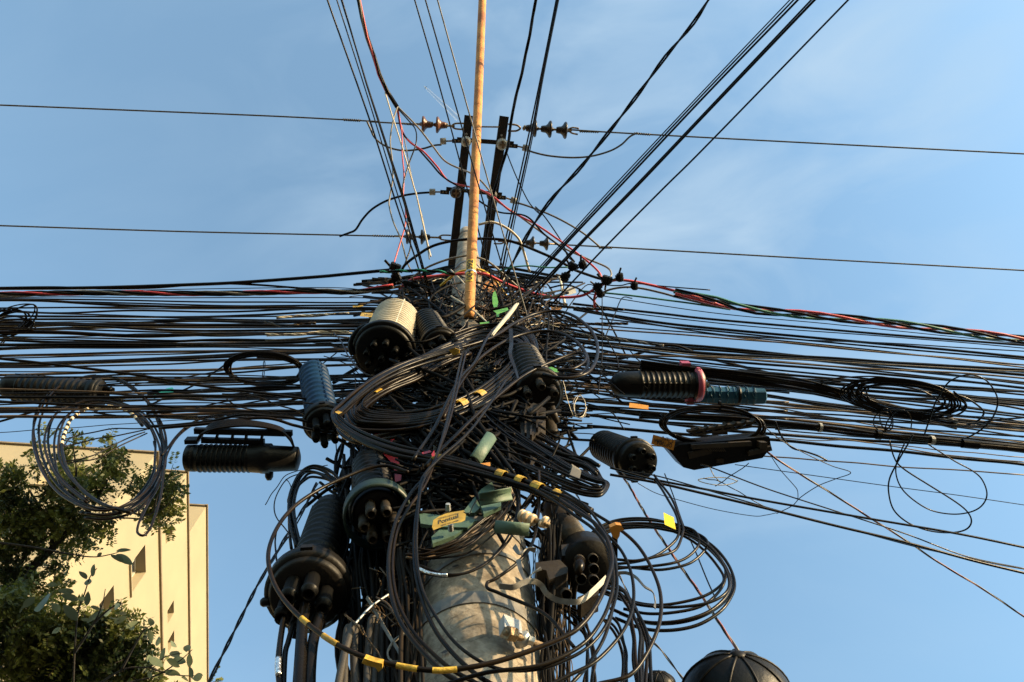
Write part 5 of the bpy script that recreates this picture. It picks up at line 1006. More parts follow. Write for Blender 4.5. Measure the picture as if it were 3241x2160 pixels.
bands(t, mid(Ps), [(.43, .436), (.71, .717)], rad(Ps[0], 30), 'greyceramic', 'clip', 1.); bands(t, mid(Ps), [(.575, .585), (.79, .83)], rad(Ps[0], 30), 'black', 'sleeve_wrap', 1.)
# vertical fall of cables down the right side of the pole
pth = [(960, 830), (1080, 880), (1160, 960), (1210, 1100), (1240, 1300), (1250, 1600)]
coil('sheaf of thick black cables falling to the bottom edge right of the pole', 'G', bundle_loops(pth, 6, 50, 3), 11, ['black', 'dusty', 'black'], 'v', [.9, .92, .94])
coil('second sheaf of black cables behind the first right of the pole', 'G', bundle_loops([(980, 1080), (1060, 1150), (1110, 1280), (1130, 1420), (1130, 1620)], 3, 30, 6) + bundle_loops([(620, 960), (760, 1080), (850, 1200), (880, 1400), (860, 1600)], 5, 45, 8), [10, 9], ['black', 'dusty'], 'v', [.95, 1.0, 1.03])
coil('cable with a sharp kink on the pole running down right', 'G', [[(480, 0), (478, 300), (440, 520), (330, 650), (160, 770), (105, 800), (100, 850), (180, 880), (350, 950), (520, 1040), (650, 1150), (760, 1290)]], 11, ['dusty'], 'v', [.82])
# left bottom sheaf: fat grey sleeves
M['sleeve'] = mat('brown_grey_sleeve', (.014, .012, .010), .6, (.040, .032, .022), 8, bump=.2)
for i, (x0, y0, x1, k, lab) in enumerate(((735, 1130, 640, .90, 'leftmost'), (700, 1150, 680, .92, 'second'), (760, 1150, 760, .93, 'third'), (880, 1080, 850, .93, 'fourth'), (920, 1110, 900, .94, 'fifth'), (965, 1080, 960, .96, 'rightmost'))):
    cable(lab + ' fat brown-grey cable sleeve at the bottom edge left of the pole', 'E', [(x0 + 15, y0 - 12), (x0, y0 + 30), ((x0 + x1) / 2 - 5, (y0 + 1553) / 2), (x1, 1553), (x1 - 6, 1640)], 24, 'sleeve', 'v', k, name='cable_sleeve', cat='sleeve', seg=12, group='fat sleeves below the tall closure')
pth = [(380, 1000), (350, 1200), (350, 1400), (335, 1640)]
for i, (pp, w_, lab) in enumerate(((((395, 980), (370, 1100), (360, 1300), (340, 1640)), 38, 'thick black cable leaving the tall closure downwards, right one'), (((500, 1060), (450, 1250), (430, 1450), (425, 1640)), 36, 'thick black cable leaving the tall closure downwards, rightmost one'), (((230, 1080), (205, 1250), (190, 1420), (200, 1560), (215, 1640)), 20, 'black cable leaving the tall closure downwards, left one with silver tape'), (((300, 1120), (265, 1250), (240, 1350), (225, 1640)), 18, 'black cable leaving the tall closure downwards, second from left'))):
    cable(lab, 'E', list(pp), w_, 'black', 'v', .925 + .005 * i, seg=12, group='cables out of the tall closure')
tq = place([n1('E', *q) for q in ((192, 1375), (188, 1430), (192, 1500))], 'v', .93, 6); tag(obj('silver_wrap', tube(tq, rad(tq, 20), 10), 'silver'), 'silver tape wrapped on a cable at the lower left', 'tape')
# bundle bending left of the closures
pth = [(640, 790), (560, 720), (450, 680), (370, 710), (310, 800), (285, 950), (300, 1100), (330, 1250)]
coil('thick bend of black cables behind the tall lower left closure', 'C', bundle_loops(pth, 7, 34, 12), 9, ['black'], 'v', [1.0, 1.01, 1.02])
coil('thin stray loops left of the tall closure', 'C', [[(560, 640), (400, 670), (250, 720), (150, 830), (90, 940)], [(420, 690), (260, 740), (180, 850), (170, 1000), (230, 1110), (280, 1170)], [(240, 750), (275, 800), (260, 900), (280, 960)], [(200, 1100), (180, 1300), (170, 1450), (190, 1560)], [(470, 780), (380, 960), (270, 1160), (150, 1350), (40, 1540)]], [3, 4, 3, 6, 5], ['black', 'black', 'black', 'black', 'dusty'], 'v', [1.03, 1.02])
# ================================================================== tangles nobody could count
def tangle(name, label, n, kr, wr, m, seed, cen, along=1.0, curl=.25, L=(200, 700), tilt=0.):
    r = np.random.default_rng(seed); gs = []
    for _ in range(n):
        x = r.normal(cen[0], cen[2]); y = r.normal(cen[1], cen[3])
        k = r.uniform(*kr); ln = r.uniform(*L); lim = r.uniform(230, 400) + (150 if cen[0] > 1800 or cen[0] < 1150 else 0); a = tilt + r.normal(0, .22) if r.random() < along else r.uniform(0, 2 * PI)
        pts = []; m_ = r.integers(4, 7); da = r.normal(0, curl) * .6
        X, Y = x - ln / 2 * math.cos(a), y - ln / 2 * math.sin(a); a -= da * m_ / 2
        for i in range(m_):
            if len(pts) > 2 and abs(X - 1490) > lim + 40: break
            if abs(X - 1490) > lim and len(pts) == 0: a += da + r.normal(0, curl * .5); X += ln / m_ * math.cos(a); Y += ln / m_ * math.sin(a); continue
            pts.append((X, max(Y, 850 + .16 * abs(X - 1490) + 18 * math.sin(X * .02)), k + r.normal(0, .012))); a += da + r.normal(0, curl * .5); X += ln / m_ * math.cos(a); Y += ln / m_ * math.sin(a)
        if len(pts) < 3: continue
        P = place(pts, 'v', 1, 5); gs.append(tube(P, rad(P, r.uniform(*wr)), 5))
    o = obj(name, join(*gs), m); return tag(o, label, 'wire tangle', None, 'stuff')
tangle('wire_tangle', 'dense black mass of cables running past the pole', 210, (1.0, 1.14), (6, 12), 'tblack', 1, (1480, 1150, 130, 130), .95, .34, (550, 1200))
tangle('wire_tangle', 'dense dusty mass of cables running past the pole', 90, (.99, 1.12), (5, 10), 'tdusty', 2, (1500, 1120, 150, 120), .95, .34, (500, 1100))
tangle('wire_tangle', 'black tangle of wires in front of the pole', 110, (.855, .885), (5, 11), 'tblack', 3, (1500, 1230, 75, 120), .45, .35, (180, 420))
tangle('wire_tangle', 'thick black cables crossing the upper pole face', 70, (.84, .88), (8, 14), 'tblack', 8, (1510, 1400, 75, 75), .85, .4, (300, 560), .4)
tangle('wire_tangle', 'dusty brown tangle of wires round the pole', 60, (.93, 1.05), (3, 6), 'tdusty', 4, (1540, 1030, 150, 75), .6, .4, (120, 420))
tangle('wire_tangle', 'pale brown broken wire ends round the foot of the pipe', 80, (.90, 1.05), (2.5, 5), 'brown', 5, (1560, 975, 110, 45), .65, .45, (60, 240))
tangle('wire_tangle', 'cream broken wire ends round the foot of the pipe', 26, (.89, 1.0), (1.8, 3.2), 'cream', 6, (1560, 960, 110, 45), .6, .5, (40, 150))
tangle('wire_tangle', 'black mass of cables behind the left closures', 130, (.98, 1.12), (7, 13), 'tblack', 7, (1230, 1560, 75, 130), .15, .2, (250, 600), 1.2)
tangle('wire_tangle', 'black mass of cables right of the pole behind the finned closure', 110, (.95, 1.08), (6, 11), 'tblack', 9, (1720, 1400, 75, 120), .7, .45, (250, 520), .5)
tangle('wire_tangle', 'thin stray black wires fraying out right of the tangle', 46, (.94, 1.06), (3, 4.5), 'tblack', 10, (1860, 1190, 130, 110), .75, .3, (200, 500), .2)
tangle('wire_tangle', 'thin stray black wires fraying out left of the tangle', 40, (.98, 1.06), (3, 4.5), 'tblack', 16, (1120, 1230, 120, 90), .8, .3, (200, 500), -.1)
tangle('wire_tangle', 'black cables added behind the green bracket, standing in for shade on the pole', 46, (.845, .88), (8, 13), 'tblack', 23, (1420, 1570, 55, 45), .7, .2, (160, 330), .1)  # added cables thicken the mass and stand in for the pole's shadow here
tangle('wire_tangle', 'dusty nest of curled wires under the pipe', 44, (.88, .97), (3, 6), 'tdusty', 21, (1540, 1020, 90, 55), .3, .9, (150, 420))
tangle('wire_tangle', 'black nest of curled wires under the pipe', 70, (.88, .97), (4, 8), 'tblack', 22, (1540, 1070, 100, 80), .3, .8, (180, 500))
tangle('wire_tangle', 'black cables filling the gap between the two lower left closures', 50, (1.02, 1.1), (8, 14), 'tblack', 24, (1120, 1600, 35, 150), .1, .2, (200, 500), 1.35)
tangle('wire_tangle', 'black drop cables crossing below the hooped closure', 40, (.97, 1.05), (7, 13), 'tblack', 25, (1220, 1850, 55, 110), .15, .25, (200, 450), 1.2)
def falls(name, label, n, x0, x1, y0, y1, kr, wr, m, seed, sway=14):
    r = np.random.default_rng(seed); gs = []
    for _ in range(n):
        x = r.uniform(x0, x1); k = r.uniform(*kr); ya = y0 + r.uniform(-40, 80); yb = y1 if r.random() < .75 else r.uniform((y0 + y1) / 2, y1)
        pts = [(x + r.normal(0, sway), ya + (yb - ya) * t, k + r.normal(0, .008)) for t in np.linspace(0, 1, 5)]; P = place(pts, 'v', 1, 5); rr_ = rad(P, r.uniform(*wr)); P = run_on(P, pts, 1., 1.4); gs.append(tube(P, rr_, 5))
    return tag(obj(name, join(*gs), m), label, 'wire tangle', None, 'stuff')
falls('hanging_wires', 'thin dark wires hanging down the right side of the pole', 46, 1690, 1800, 1700, 2220, (.93, 1.06), (2, 6), 'tdusty', 11)
falls('hanging_wires', 'thick black cables hanging along the right edge of the pole', 18, 1705, 1770, 1640, 2230, (.90, .96), (7, 13), 'tblack', 17, 14)
falls('hanging_wires', 'brown wires hanging down the right side of the pole', 22, 1690, 1790, 1720, 2220, (.92, 1.0), (2, 4), 'brown', 12)
falls('hanging_wires', 'black cables hanging behind the left closures', 70, 1075, 1320, 1450, 2230, (.96, 1.1), (8, 16), 'tblack', 13, 20)
falls('hanging_wires', 'thick dark cables hanging left of the pole', 34, 1225, 1352, 1560, 2230, (.88, 1.0), (8, 14), 'tdusty', 14, 16)
tangle('wire_tangle', 'brown scraps of wire below the hooped closure', 34, (.88, .97), (3, 7), 'brown', 15, (1200, 1930, 60, 60), .1, .4, (60, 220), 1.2)
# ================================================================== green cable-storage bracket on the pole
k0 = .84
def plate(fr, pts, k, thick, m, t=None, name='plate', bend=0.):
    P = [onV(*n1(fr, *p), k) for p in pts]; return (P, _hf * thick)
M['tagyellow'] = mat('shade_dulled_yellow_tag', (.26, .17, .02), .55, (.46, .29, .035), 20)  # tag yellow dulled in the colour for the shadow it hangs in
gb = thing('storage_bracket', onV(*n1('E', 1560, 300), k0), 'pale green metal cable storage bracket with curved pads on the pole', 'bracket')
def gplate(fr, pts, k, th=.012, name='arm'): obj(name, extrude([onV(*n1(fr, *p), k) for p in pts], _hf * th), 'greenmetal', gb, False)
gplate('E', [(1560, 290), (1700, 115), (1780, 60), (1800, 110), (1720, 230), (1650, 290)], .825)
gplate('E', [(1240, 290), (1400, 310), (1570, 300), (1660, 345), (1600, 400), (1400, 395), (1250, 370)], .83)
gplate('E', [(1330, 470), (1420, 390), (1560, 350), (1680, 345), (1500, 460), (1340, 520)], .835)
def pad(fr, a, b, wpx, k, curl, label=None):
    """curved plate between two spots: a slightly rolled strip"""
    p, q = onV(*n1(fr, *a), k), onV(*n1(fr, *b), k); D = depth(p); T = (q - p); L = np.linalg.norm(T); T /= L; s = np.cross(T, _F); s /= np.linalg.norm(s); w_ = px(D, wpx) / 2; nrm_ = np.cross(s, T)
    rows = []; na = 9
    for u in (0, 1):
        for th in (0, .006):
            for j in range(na):
                x = (j / (na - 1) - .5) * 2; rows.append(p + T * L * u + s * w_ * x + nrm_ * (curl * w_ * x * x + th))
    V = np.array(rows); F = []
    A = lambda u, th, j: u * 2 * na + th * na + j
    for j in range(na - 1):
        F += [(A(0, 0, j), A(0, 0, j + 1), A(1, 0, j + 1), A(1, 0, j)), (A(0, 1, j), A(1, 1, j), A(1, 1, j + 1), A(0, 1, j + 1)), (A(0, 0, j), A(0, 1, j), A(0, 1, j + 1), A(0, 0, j + 1)), (A(1, 0, j), A(1, 0, j + 1), A(1, 1, j + 1), A(1, 1, j))]
    F += [(A(0, 0, 0), A(1, 0, 0), A(1, 1, 0), A(0, 1, 0)), (A(0, 0, na - 1), A(0, 1, na - 1), A(1, 1, na - 1), A(1, 0, na - 1))]
    obj('pad', (V, F), 'greenmetal', gb)
pad('C', (1790, 410), (1672, 590), 40, .80, .35)
pad('E', (1690, 190), (1925, 145), 40, .79, -.5)
pad('E', (1800, 400), (2055, 425), 40, .80, .45)
gplate('E', [(1690, 210), (1850, 200), (1850, 240), (1720, 300)], .815)
for (x, y) in ((1475, 425), (1455, 272)):
    c = onV(*n1('E', x, y), .825); obj('bolt', lathe(c, c - _hf * .02, [(0, .008), (1, .007)], 6), 'galv', gb, False)
# ================================================================== tags and cards
def card(label, fr, pts, k, m, words=(), mode='v', name='cable_tag', thick=.003, group='tags on the cables'):
    fn = {'v': onV, 'd': onD, 'h': onH}[mode]
    P = [fn(*n1(fr, *p), k) for p in pts]; t = thing(name, P[0], label, 'tag', group)
    obj('card', extrude(P, (P[0] - CAM) / np.linalg.norm(P[0] - CAM) * thick), m, t, False)
    for (txt, o, r_, u_) in words:        # origin, end of baseline, top-left spot, all in the frame
        po, pr, pu = [fn(*n1(fr, *q), k) for q in (o, r_, u_)]; v, f = text_geo(txt, 0, 0, 0, 1.)
        if not len(v): continue
        W_, H_ = v[:, 0].max(), max(.68, v[:, 1].max()); tw = (CAM - po) / np.linalg.norm(CAM - po) * .0015
        obj('lettering', (np.array([po + (pr - po) * (q[0] / W_) + (pu - po) * (q[1] / H_) + tw for q in v]), f), 'ink', t, False)
    return t
t = card('curved yellow tag reading Pontual tied below the green bracket', 'E', [(1335, 395), (1345, 345), (1385, 318), (1450, 292), (1520, 280), (1570, 272), (1588, 295), (1582, 345), (1555, 360), (1480, 372), (1410, 395), (1345, 420)], .79, 'tagyellow', [('Pontual', (1378, 377), (1532, 326), (1376, 348)), ('CUIDADO CABO OPTICO', (1380, 340), (1535, 300), (1379, 330)), ('0800 591-8488', (1400, 391), (1532, 352), (1399, 382))])
obj('tie', tube(place([n1('E', *q) for q in ((1570, 285), (1610, 300), (1640, 240), (1670, 200), (1720, 195))], 'v', .79, 6), .0015, 5), 'black', t)
card('bright yellow blank card hanging on the cables at right', 'G', [(1412, 288), (1488, 325), (1504, 416), (1420, 378)], .945, 'brightyellow')
card('orange tag upside down beside the ribbed closure at right', 'K', [(1335, 885), (1500, 930), (1485, 1002), (1320, 955)], depth(onV(2120, 1400, .93)), 'orange', [('Claro', (1490, 920), (1400, 897), (1482, 955)), ('FIBRA', (1420, 930), (1345, 912), (1412, 960)), ('OPTICA', (1480, 955), (1360, 925), (1474, 985))], mode='d')
card('small orange tag on a cable below the pink-ringed closure', 'K', [(1160, 648), (1300, 668), (1300, 698), (1155, 682)], .97, 'orange')
card('yellow vivo tag left of the big pale closure', 'B', [(92, 945), (105, 918), (190, 921), (192, 950), (150, 951)], .89, 'tagyellow', [('vivo', (125, 940), (178, 942), (125, 926))])
card('teal card hanging among the left cables', 'L', [(1145, 1062), (1240, 1012), (1283, 1003), (1298, 1022), (1280, 1060), (1145, 1090)], 1.0, 'tealtag')
card('short yellow sleeve tag on a cable above the vivo tag', 'B', [(38, 868), (115, 862), (118, 872), (40, 878)], .95, 'tagyellow')
# ================================================================== spool insulators right of the bracket
sp = thing('spool_insulators', onV(*n1('G', 440, 340), .80), 'row of cream porcelain spool insulators right of the green bracket', 'insulator')
for i, (x, y) in enumerate(((360, 312), (395, 325), (435, 345), (500, 375), (530, 362))):
    c = onV(*n1('G', x, y), .81); D = depth(c); d_ = onV(*n1('G', x + 20, y + 8), .81) - c; d_ /= np.linalg.norm(d_); r = px(D, 20 if i != 3 else 12)
    obj('spool', lathe(c - d_ * r * .36, c + d_ * r * .36, [(0, r * .6), (.1, r * .95), (.3, r), (.5, r * .8), (.7, r), (.9, r * .95), (1, r * .6)], 20), 'porcelain', sp)
a, b = onV(*n1('G', 340, 300), .81), onV(*n1('G', 560, 385), .81); obj('spindle', tube(spline([a, b], 3), .007, 8), 'rustbolt', sp)
# ================================================================== silver steel strapping curled on the pole
def strip(label, fr, pts, k, wpx, m='strapsteel', name='loose_strap', cat='strap', tw=0.6):
    wpx *= .75
    P = place(nat(fr, pts), 'v', k, 8); D = depth(P[0]); w_ = px(D, wpx) / 2; n_ = len(P); a = np.linspace(0, tw * PI, n_); T = np.gradient(P, axis=0); T /= np.linalg.norm(T, axis=1)[:, None]
    s = np.cross(T, _F); s /= np.maximum(np.linalg.norm(s, axis=1), 1e-6)[:, None]; wv = (np.cos(a)[:, None] * s + np.sin(a)[:, None] * _F) * w_
    tag(obj(name, ribbon(P, wv), m, smooth=False), label, cat, 'loose steel strapping')
strip('shiny loose steel strap curling from the pole to the right', 'G', [(190, 835), (290, 845), (370, 810), (440, 800), (500, 830), (540, 890), (620, 940), (720, 955), (800, 945), (900, 860), (985, 775)], [.80, .80, .80, .81, .82, .83, .84, .84], 24, tw=.18)
strip('bright steel strap end sticking out beside the pole', 'G', [(330, 640), (350, 720), (390, 790), (330, 640)][:3] + [(440, 740), (500, 705)], .805, 20, tw=.8)
strip('folded steel strap leaning on the upper right of the pole', 'G', [(300, 540), (340, 590), (400, 560), (460, 570)], .81, 22, tw=1.0)
strip('thin grey strap arching behind the right loops', 'G', [(1060, 740), (1140, 740), (1210, 775), (1270, 840), (1330, 880), (1350, 950), (1345, 1000)], .9, 14, tw=.7)
strip('grey flat strap hanging left of the pole', 'E', [(850, 920), (900, 1000), (960, 1110), (1030, 1230), (1090, 1330), (1110, 1420)], .9, 14, tw=.3)
strip('looped grey strap at the bottom left of the pole', 'E', [(1130, 1190), (1050, 1250), (1005, 1330), (1030, 1390), (1110, 1400)], .9, 14, tw=.8)
cable('grey steel rod crossing the strap left of the pole', 'E', [(760, 1120), (880, 990), (1010, 900)], 8, 'galv', 'v', .89, name='steel_rod', cat='rod')
# ================================================================== small coloured things in the tangle
def blob(label, fr, pts, k, th, m, name, cat, mode='v'):
    fn = {'v': onV, 'd': onD}[mode]; P = [fn(*n1(fr, *p), k) for p in pts]; tag(obj(name, extrude(P, (P[0] - CAM) / np.linalg.norm(P[0] - CAM) * th), m, smooth=False), label, cat)
blob('lime green cable clip standing right of the pipe', 'B', [(1078, 800), (1085, 770), (1098, 752), (1112, 790), (1122, 840), (1115, 875), (1090, 880), (1080, 850)], .84, .04, 'lime', 'cable_clip', 'clip')
blob('lime green cable clip lying under the standing one', 'B', [(1085, 905), (1190, 880), (1200, 900), (1130, 925), (1128, 948), (1110, 950), (1108, 920)], .84, .03, 'lime', 'cable_clip', 'clip')
blob('small green clip under the pipe foot', 'B', [(985, 992), (1055, 985), (1060, 1008), (990, 1015)], .84, .03, 'lime', 'cable_clip', 'clip')
blob('green clip beside the glossy loops', 'B', [(1475, 1330), (1520, 1322), (1575, 1345), (1570, 1362), (1480, 1355)], .85, .03, 'lime', 'cable_clip', 'clip')
ws = thing('plastic_paddle', onV(*n1('B', 1160, 990), .80), 'white plastic paddle leaning right of the pipe foot', 'paddle')
Pw = place([n1('B', *q) for q in ((1070, 1090), (1120, 1030), (1180, 960), (1235, 890), (1262, 850))], 'v', .80, 6); D = depth(Pw[0])
obj('blade', tube(Pw, np.interp(np.linspace(0, 1, len(Pw)), [0, .1, .5, .85, 1], [px(D, 2), px(D, 5), px(D, 8), px(D, 7.5), px(D, 3)]), 10), 'white', ws)
obj('edge', tube(Pw + _R * px(D, 5) - _F * px(D, 9), px(D, 2.5), 6), 'cream', ws)
blob('red plastic box hidden behind the front bundle', 'C', [(905, 400), (960, 370), (1060, 390), (1062, 440), (1020, 490), (960, 480), (910, 440)], .87, .08, 'redplastic', 'red_box', 'box')
blob('red plastic strip behind the middle closure', 'C', [(960, 545), (1060, 520), (1110, 690), (1100, 780), (1060, 760), (1050, 640)], .90, .05, 'redplastic', 'red_strip', 'plastic strip')
blob('small red reflector among the front cables', 'C', [(1258, 548), (1320, 530), (1330, 545), (1268, 562)], .79, .02, 'redplastic', 'red_reflector', 'reflector')
blob('small red tab at the crossing of the hanging loops', 'C', [(1330, 560), (1352, 530), (1356, 570), (1338, 580)], .76, .02, 'redplastic', 'red_tab', 'tab')
blob('small rusty orange tape on the front bundle by the bracket', 'C', [(1690, 630), (1768, 620), (1770, 648), (1700, 655)], .80, .02, 'orange', 'tape_flag', 'tape')
blob('yellow tape turn at the left bend of the front bundle', 'C', [(612, 245), (640, 236), (668, 248), (640, 262)], .775, .05, 'tape', 'tape_flag', 'tape')
blob('rust brown clay fragment by the yellow cable', 'B', [(1010, 700), (1080, 665), (1150, 700), (1140, 770), (1060, 790), (1015, 760)], .95, .06, 'rust', 'clay_block', 'block')
blob('rust brown clay fragment among the cables right of the tangle', 'B', [(1510, 870), (1590, 862), (1600, 892), (1520, 900)], 1.0, .05, 'rust', 'clay_block', 'block')
blob('grey white junction box high right of the pole', 'B', [(1620, 740), (1690, 722), (1705, 770), (1640, 790)], 1.0, .06, 'white', 'junction_box', 'box')
cable('short white stick standing beside the junction box', 'B', [(1575, 650), (1590, 700), (1605, 790), (1620, 860)], 9, 'cream', 'v', 1.0, name='white_stick', cat='stick')
strip('hanging black strap across the stacked loops', 'B', [(1215, 1040), (1220, 1150), (1212, 1230), (1250, 1340), (1275, 1430)], .80, 16, 'black', 'black_strap', 'strap', .4)
for (p, lab) in ((((770, 600), (830, 660), (880, 715)), 'upper'), (((765, 710), (860, 780), (960, 850), (1060, 900)), 'middle'), (((770, 795), (860, 850), (960, 920), (1050, 1000)), 'lower')):
    cable(lab + ' stiff pale wire end sticking out across the pipe', 'B', list(p), 4.5, 'brown' if lab == 'middle' else 'cream', 'v', .86, name='stiff_wire', cat='wire')
for i, (p, lab) in enumerate((([(1250, 860), (1500, 865), (1800, 890), (2060, 895)], 'upper frayed dark cable end right of the pipe'), ([(1300, 1000), (1600, 1010), (1900, 1000), (2090, 1000)], 'lower frayed dark cable end right of the pipe'), ([(1500, 1050), (1800, 1090), (2100, 1130), (2353, 1165)], 'grey wrapped cable grip right of the tangle'))):
    twisted(lab, 'B', p, [['dusty', 'black', 'brown'], ['brown', 'dusty', 'black'], ['grey', 'steel', 'dusty']][i], 4.5, mode='v', par=.98, pitch=.12)
for i, (p, lab, m_) in enumerate((([(1970, 510), (2100, 545), (2250, 530), (2353, 525)], 'upper frayed wire grip left of the big pale closure', 'dusty'), ([(1975, 608), (2100, 612), (2250, 605), (2400, 590), (2600, 590)], 'lower cream twisted wire grip left of the big pale closure', 'cream'), ([(2060, 487), (2200, 472), (2353, 465), (2600, 450)], 'top cream twisted wire grip left of the big pale closure', 'cream'))):
    twisted(lab, 'L', p, [m_, 'brown', m_], 4, mode='v', par=.97, pitch=.14)
# steel-strand guy grips at right
for i in range(4): twisted(['first', 'second', 'third', 'fourth'][i] + ' twisted steel strand grip slanting right above the pink ring', 'K', [(560 + 60 * i, 300 + 20 * i), (800 + 60 * i, 345 + 16 * i), (1050 + 50 * i, 390 + 8 * i), (1230, 405 + 6 * i)], ['steel', 'dusty', 'steel'], 3.5, mode='v', par=.94 + .01 * i, pitch=.07, group='steel strand grips')
coil('small ringlet of thin cream wire right of the finned closure', 'K', [ell(785, 680, 52, 80, .1, 1, 0, r=rn), ell(790, 685, 48, 76, -.1, 1, 1, r=rn), ell(780, 675, 50, 70, .2, 1, 2, r=rn), [(660, 480), (690, 580), (720, 660), (740, 740)]], 2.2, ['cream', 'grey', 'dusty'], 'v', .93)
coil('lying ringlet of thin wire below the splice tray', 'W', [ell(420, 402, 115, 18, .05, 1, 0, r=rn), [(330, 385), (400, 400), (490, 445), (560, 480), (700, 560)], [(595, 295), (560, 340), (480, 390), (410, 430)], [(370, 335), (400, 375), (440, 415)]], 3, ['cream', 'black', 'black'], 'h', Hz(1520))
cable('thin bent wire trailing below the splice tray with a sharp corner', 'W', [(690, 95), (800, 180), (950, 260), (1080, 320), (1188, 358), (1100, 395), (1000, 435), (900, 500), (850, 550), (760, 595)], 3, 'dusty', 'h', Hz(1500))
cable('second thin wire trailing from the splice tray', 'W', [(720, 250), (780, 340), (850, 420), (880, 460), (884, 515)], 2.6, 'dusty', 'h', Hz(1500))
cable('thick short cable end lying across the low right cables', 'W', [(750, 60), (790, 150), (850, 215), (920, 235), (1000, 262), (1050, 288)], 6, 'black', 'h', Hz(1490))
# thin wires draped in front of the finned closures
cable('thin cable sagging in front of the big pale closure', 'Y', [(-120, 600), (0, 740), (100, 950), (230, 1130), (400, 1270), (560, 1315), (720, 1295), (900, 1225), (1100, 1150), (1350, 1060)], 4.5, 'dusty', 'v', .86)
twisted('thin grey wire looping in front of the small black closure', 'Y', [(2100, 380), (2000, 520), (1880, 640), (1900, 760), (1860, 850), (1800, 900)], ['grey', 'dusty'], 2, mode='v', par=.85, pitch=.2)
# far aeroplane with its trail
pl = onD(*n1('A', 815, 652), 9000.); t = thing('aeroplane', pl, 'tiny white aeroplane high in the sky drawing a faint trail', 'aeroplane')
M['plane'] = mat('white_aircraft_paint', (.8, .8, .8), .4)
dr = onD(*n1('A', 780, 620), 9000.) - pl; dr /= np.linalg.norm(dr); sdv = np.cross(dr, Zv); sdv /= np.linalg.norm(sdv)
obj('fuselage', lathe(pl - dr * 22, pl + dr * 22, [(0, .6), (.2, 2.2), (.8, 2.4), (.95, 1.6), (1, .3)], 12), 'plane', t)
obj('wing', extrude([pl + dr * 4, pl - sdv * 22 - dr * 8, pl - sdv * 22 - dr * 11, pl - dr * 4, pl + sdv * 22 - dr * 11, pl + sdv * 22 - dr * 8], Zv * .8), 'plane', t, False)
obj('tailplane', extrude([pl - dr * 17, pl - sdv * 8 - dr * 22, pl + sdv * 8 - dr * 22], Zv * .5), 'plane', t, False)
ctm = bpy.data.materials.new('contrail'); ctm.use_nodes = True; tt = ctm.node_tree; bb = tt.nodes['Principled BSDF']; bb.inputs['Base Color'].default_value = (.9, .9, .9, 1); bb.inputs['Alpha'].default_value = .09; bb.inputs['Roughness'].default_value = 1
e_ = onD(*n1('A', 1060, 885), 9000.); Pc = np.array([pl + (e_ - pl) * u for u in np.linspace(.04, 1, 14)])
obj('vapour_trail', tube(Pc, np.linspace(12, 30, len(Pc)), 12, False), ctm, t)
# ================================================================== apartment building, lower left
HB = 30.0
M['facade'] = mat('cream_render', (.295, .242, .150), .85, (.335, .275, .172), .5, bump=.1, bscale=30)
M['cap'] = mat('brown_parapet_cap', (.16, .12, .07), .7, (.22, .17, .10), 2)
M['glass'] = mat('window_glass', (.06, .075, .085), .08, spec=.8)
M['winframe'] = mat('pale_window_frame', (.45, .43, .38), .5)
c1 = onH(*n1('M', 905, 250), HB); c1e = onH(*n1('M', 934, 1568), HB)
HB2, HB3 = 35.1, 39.6          # the block steps back as it rises
c2 = onH(*n1('M', 1078, 360), HB2); c3 = onH(*n1('M', 1190, 554), HB3)
uB = c1e - c1; uB[2] = 0; uB /= np.linalg.norm(uB); vB = np.array([uB[1], -uB[0], 0.])     # vB points to the street (right)
if vB @ _R < 0: vB = -vB
bld = thing('apartment_building', np.array([c3[0], c3[1], 0]), 'cream rendered apartment block with stepped corners and recessed windows', 'building')
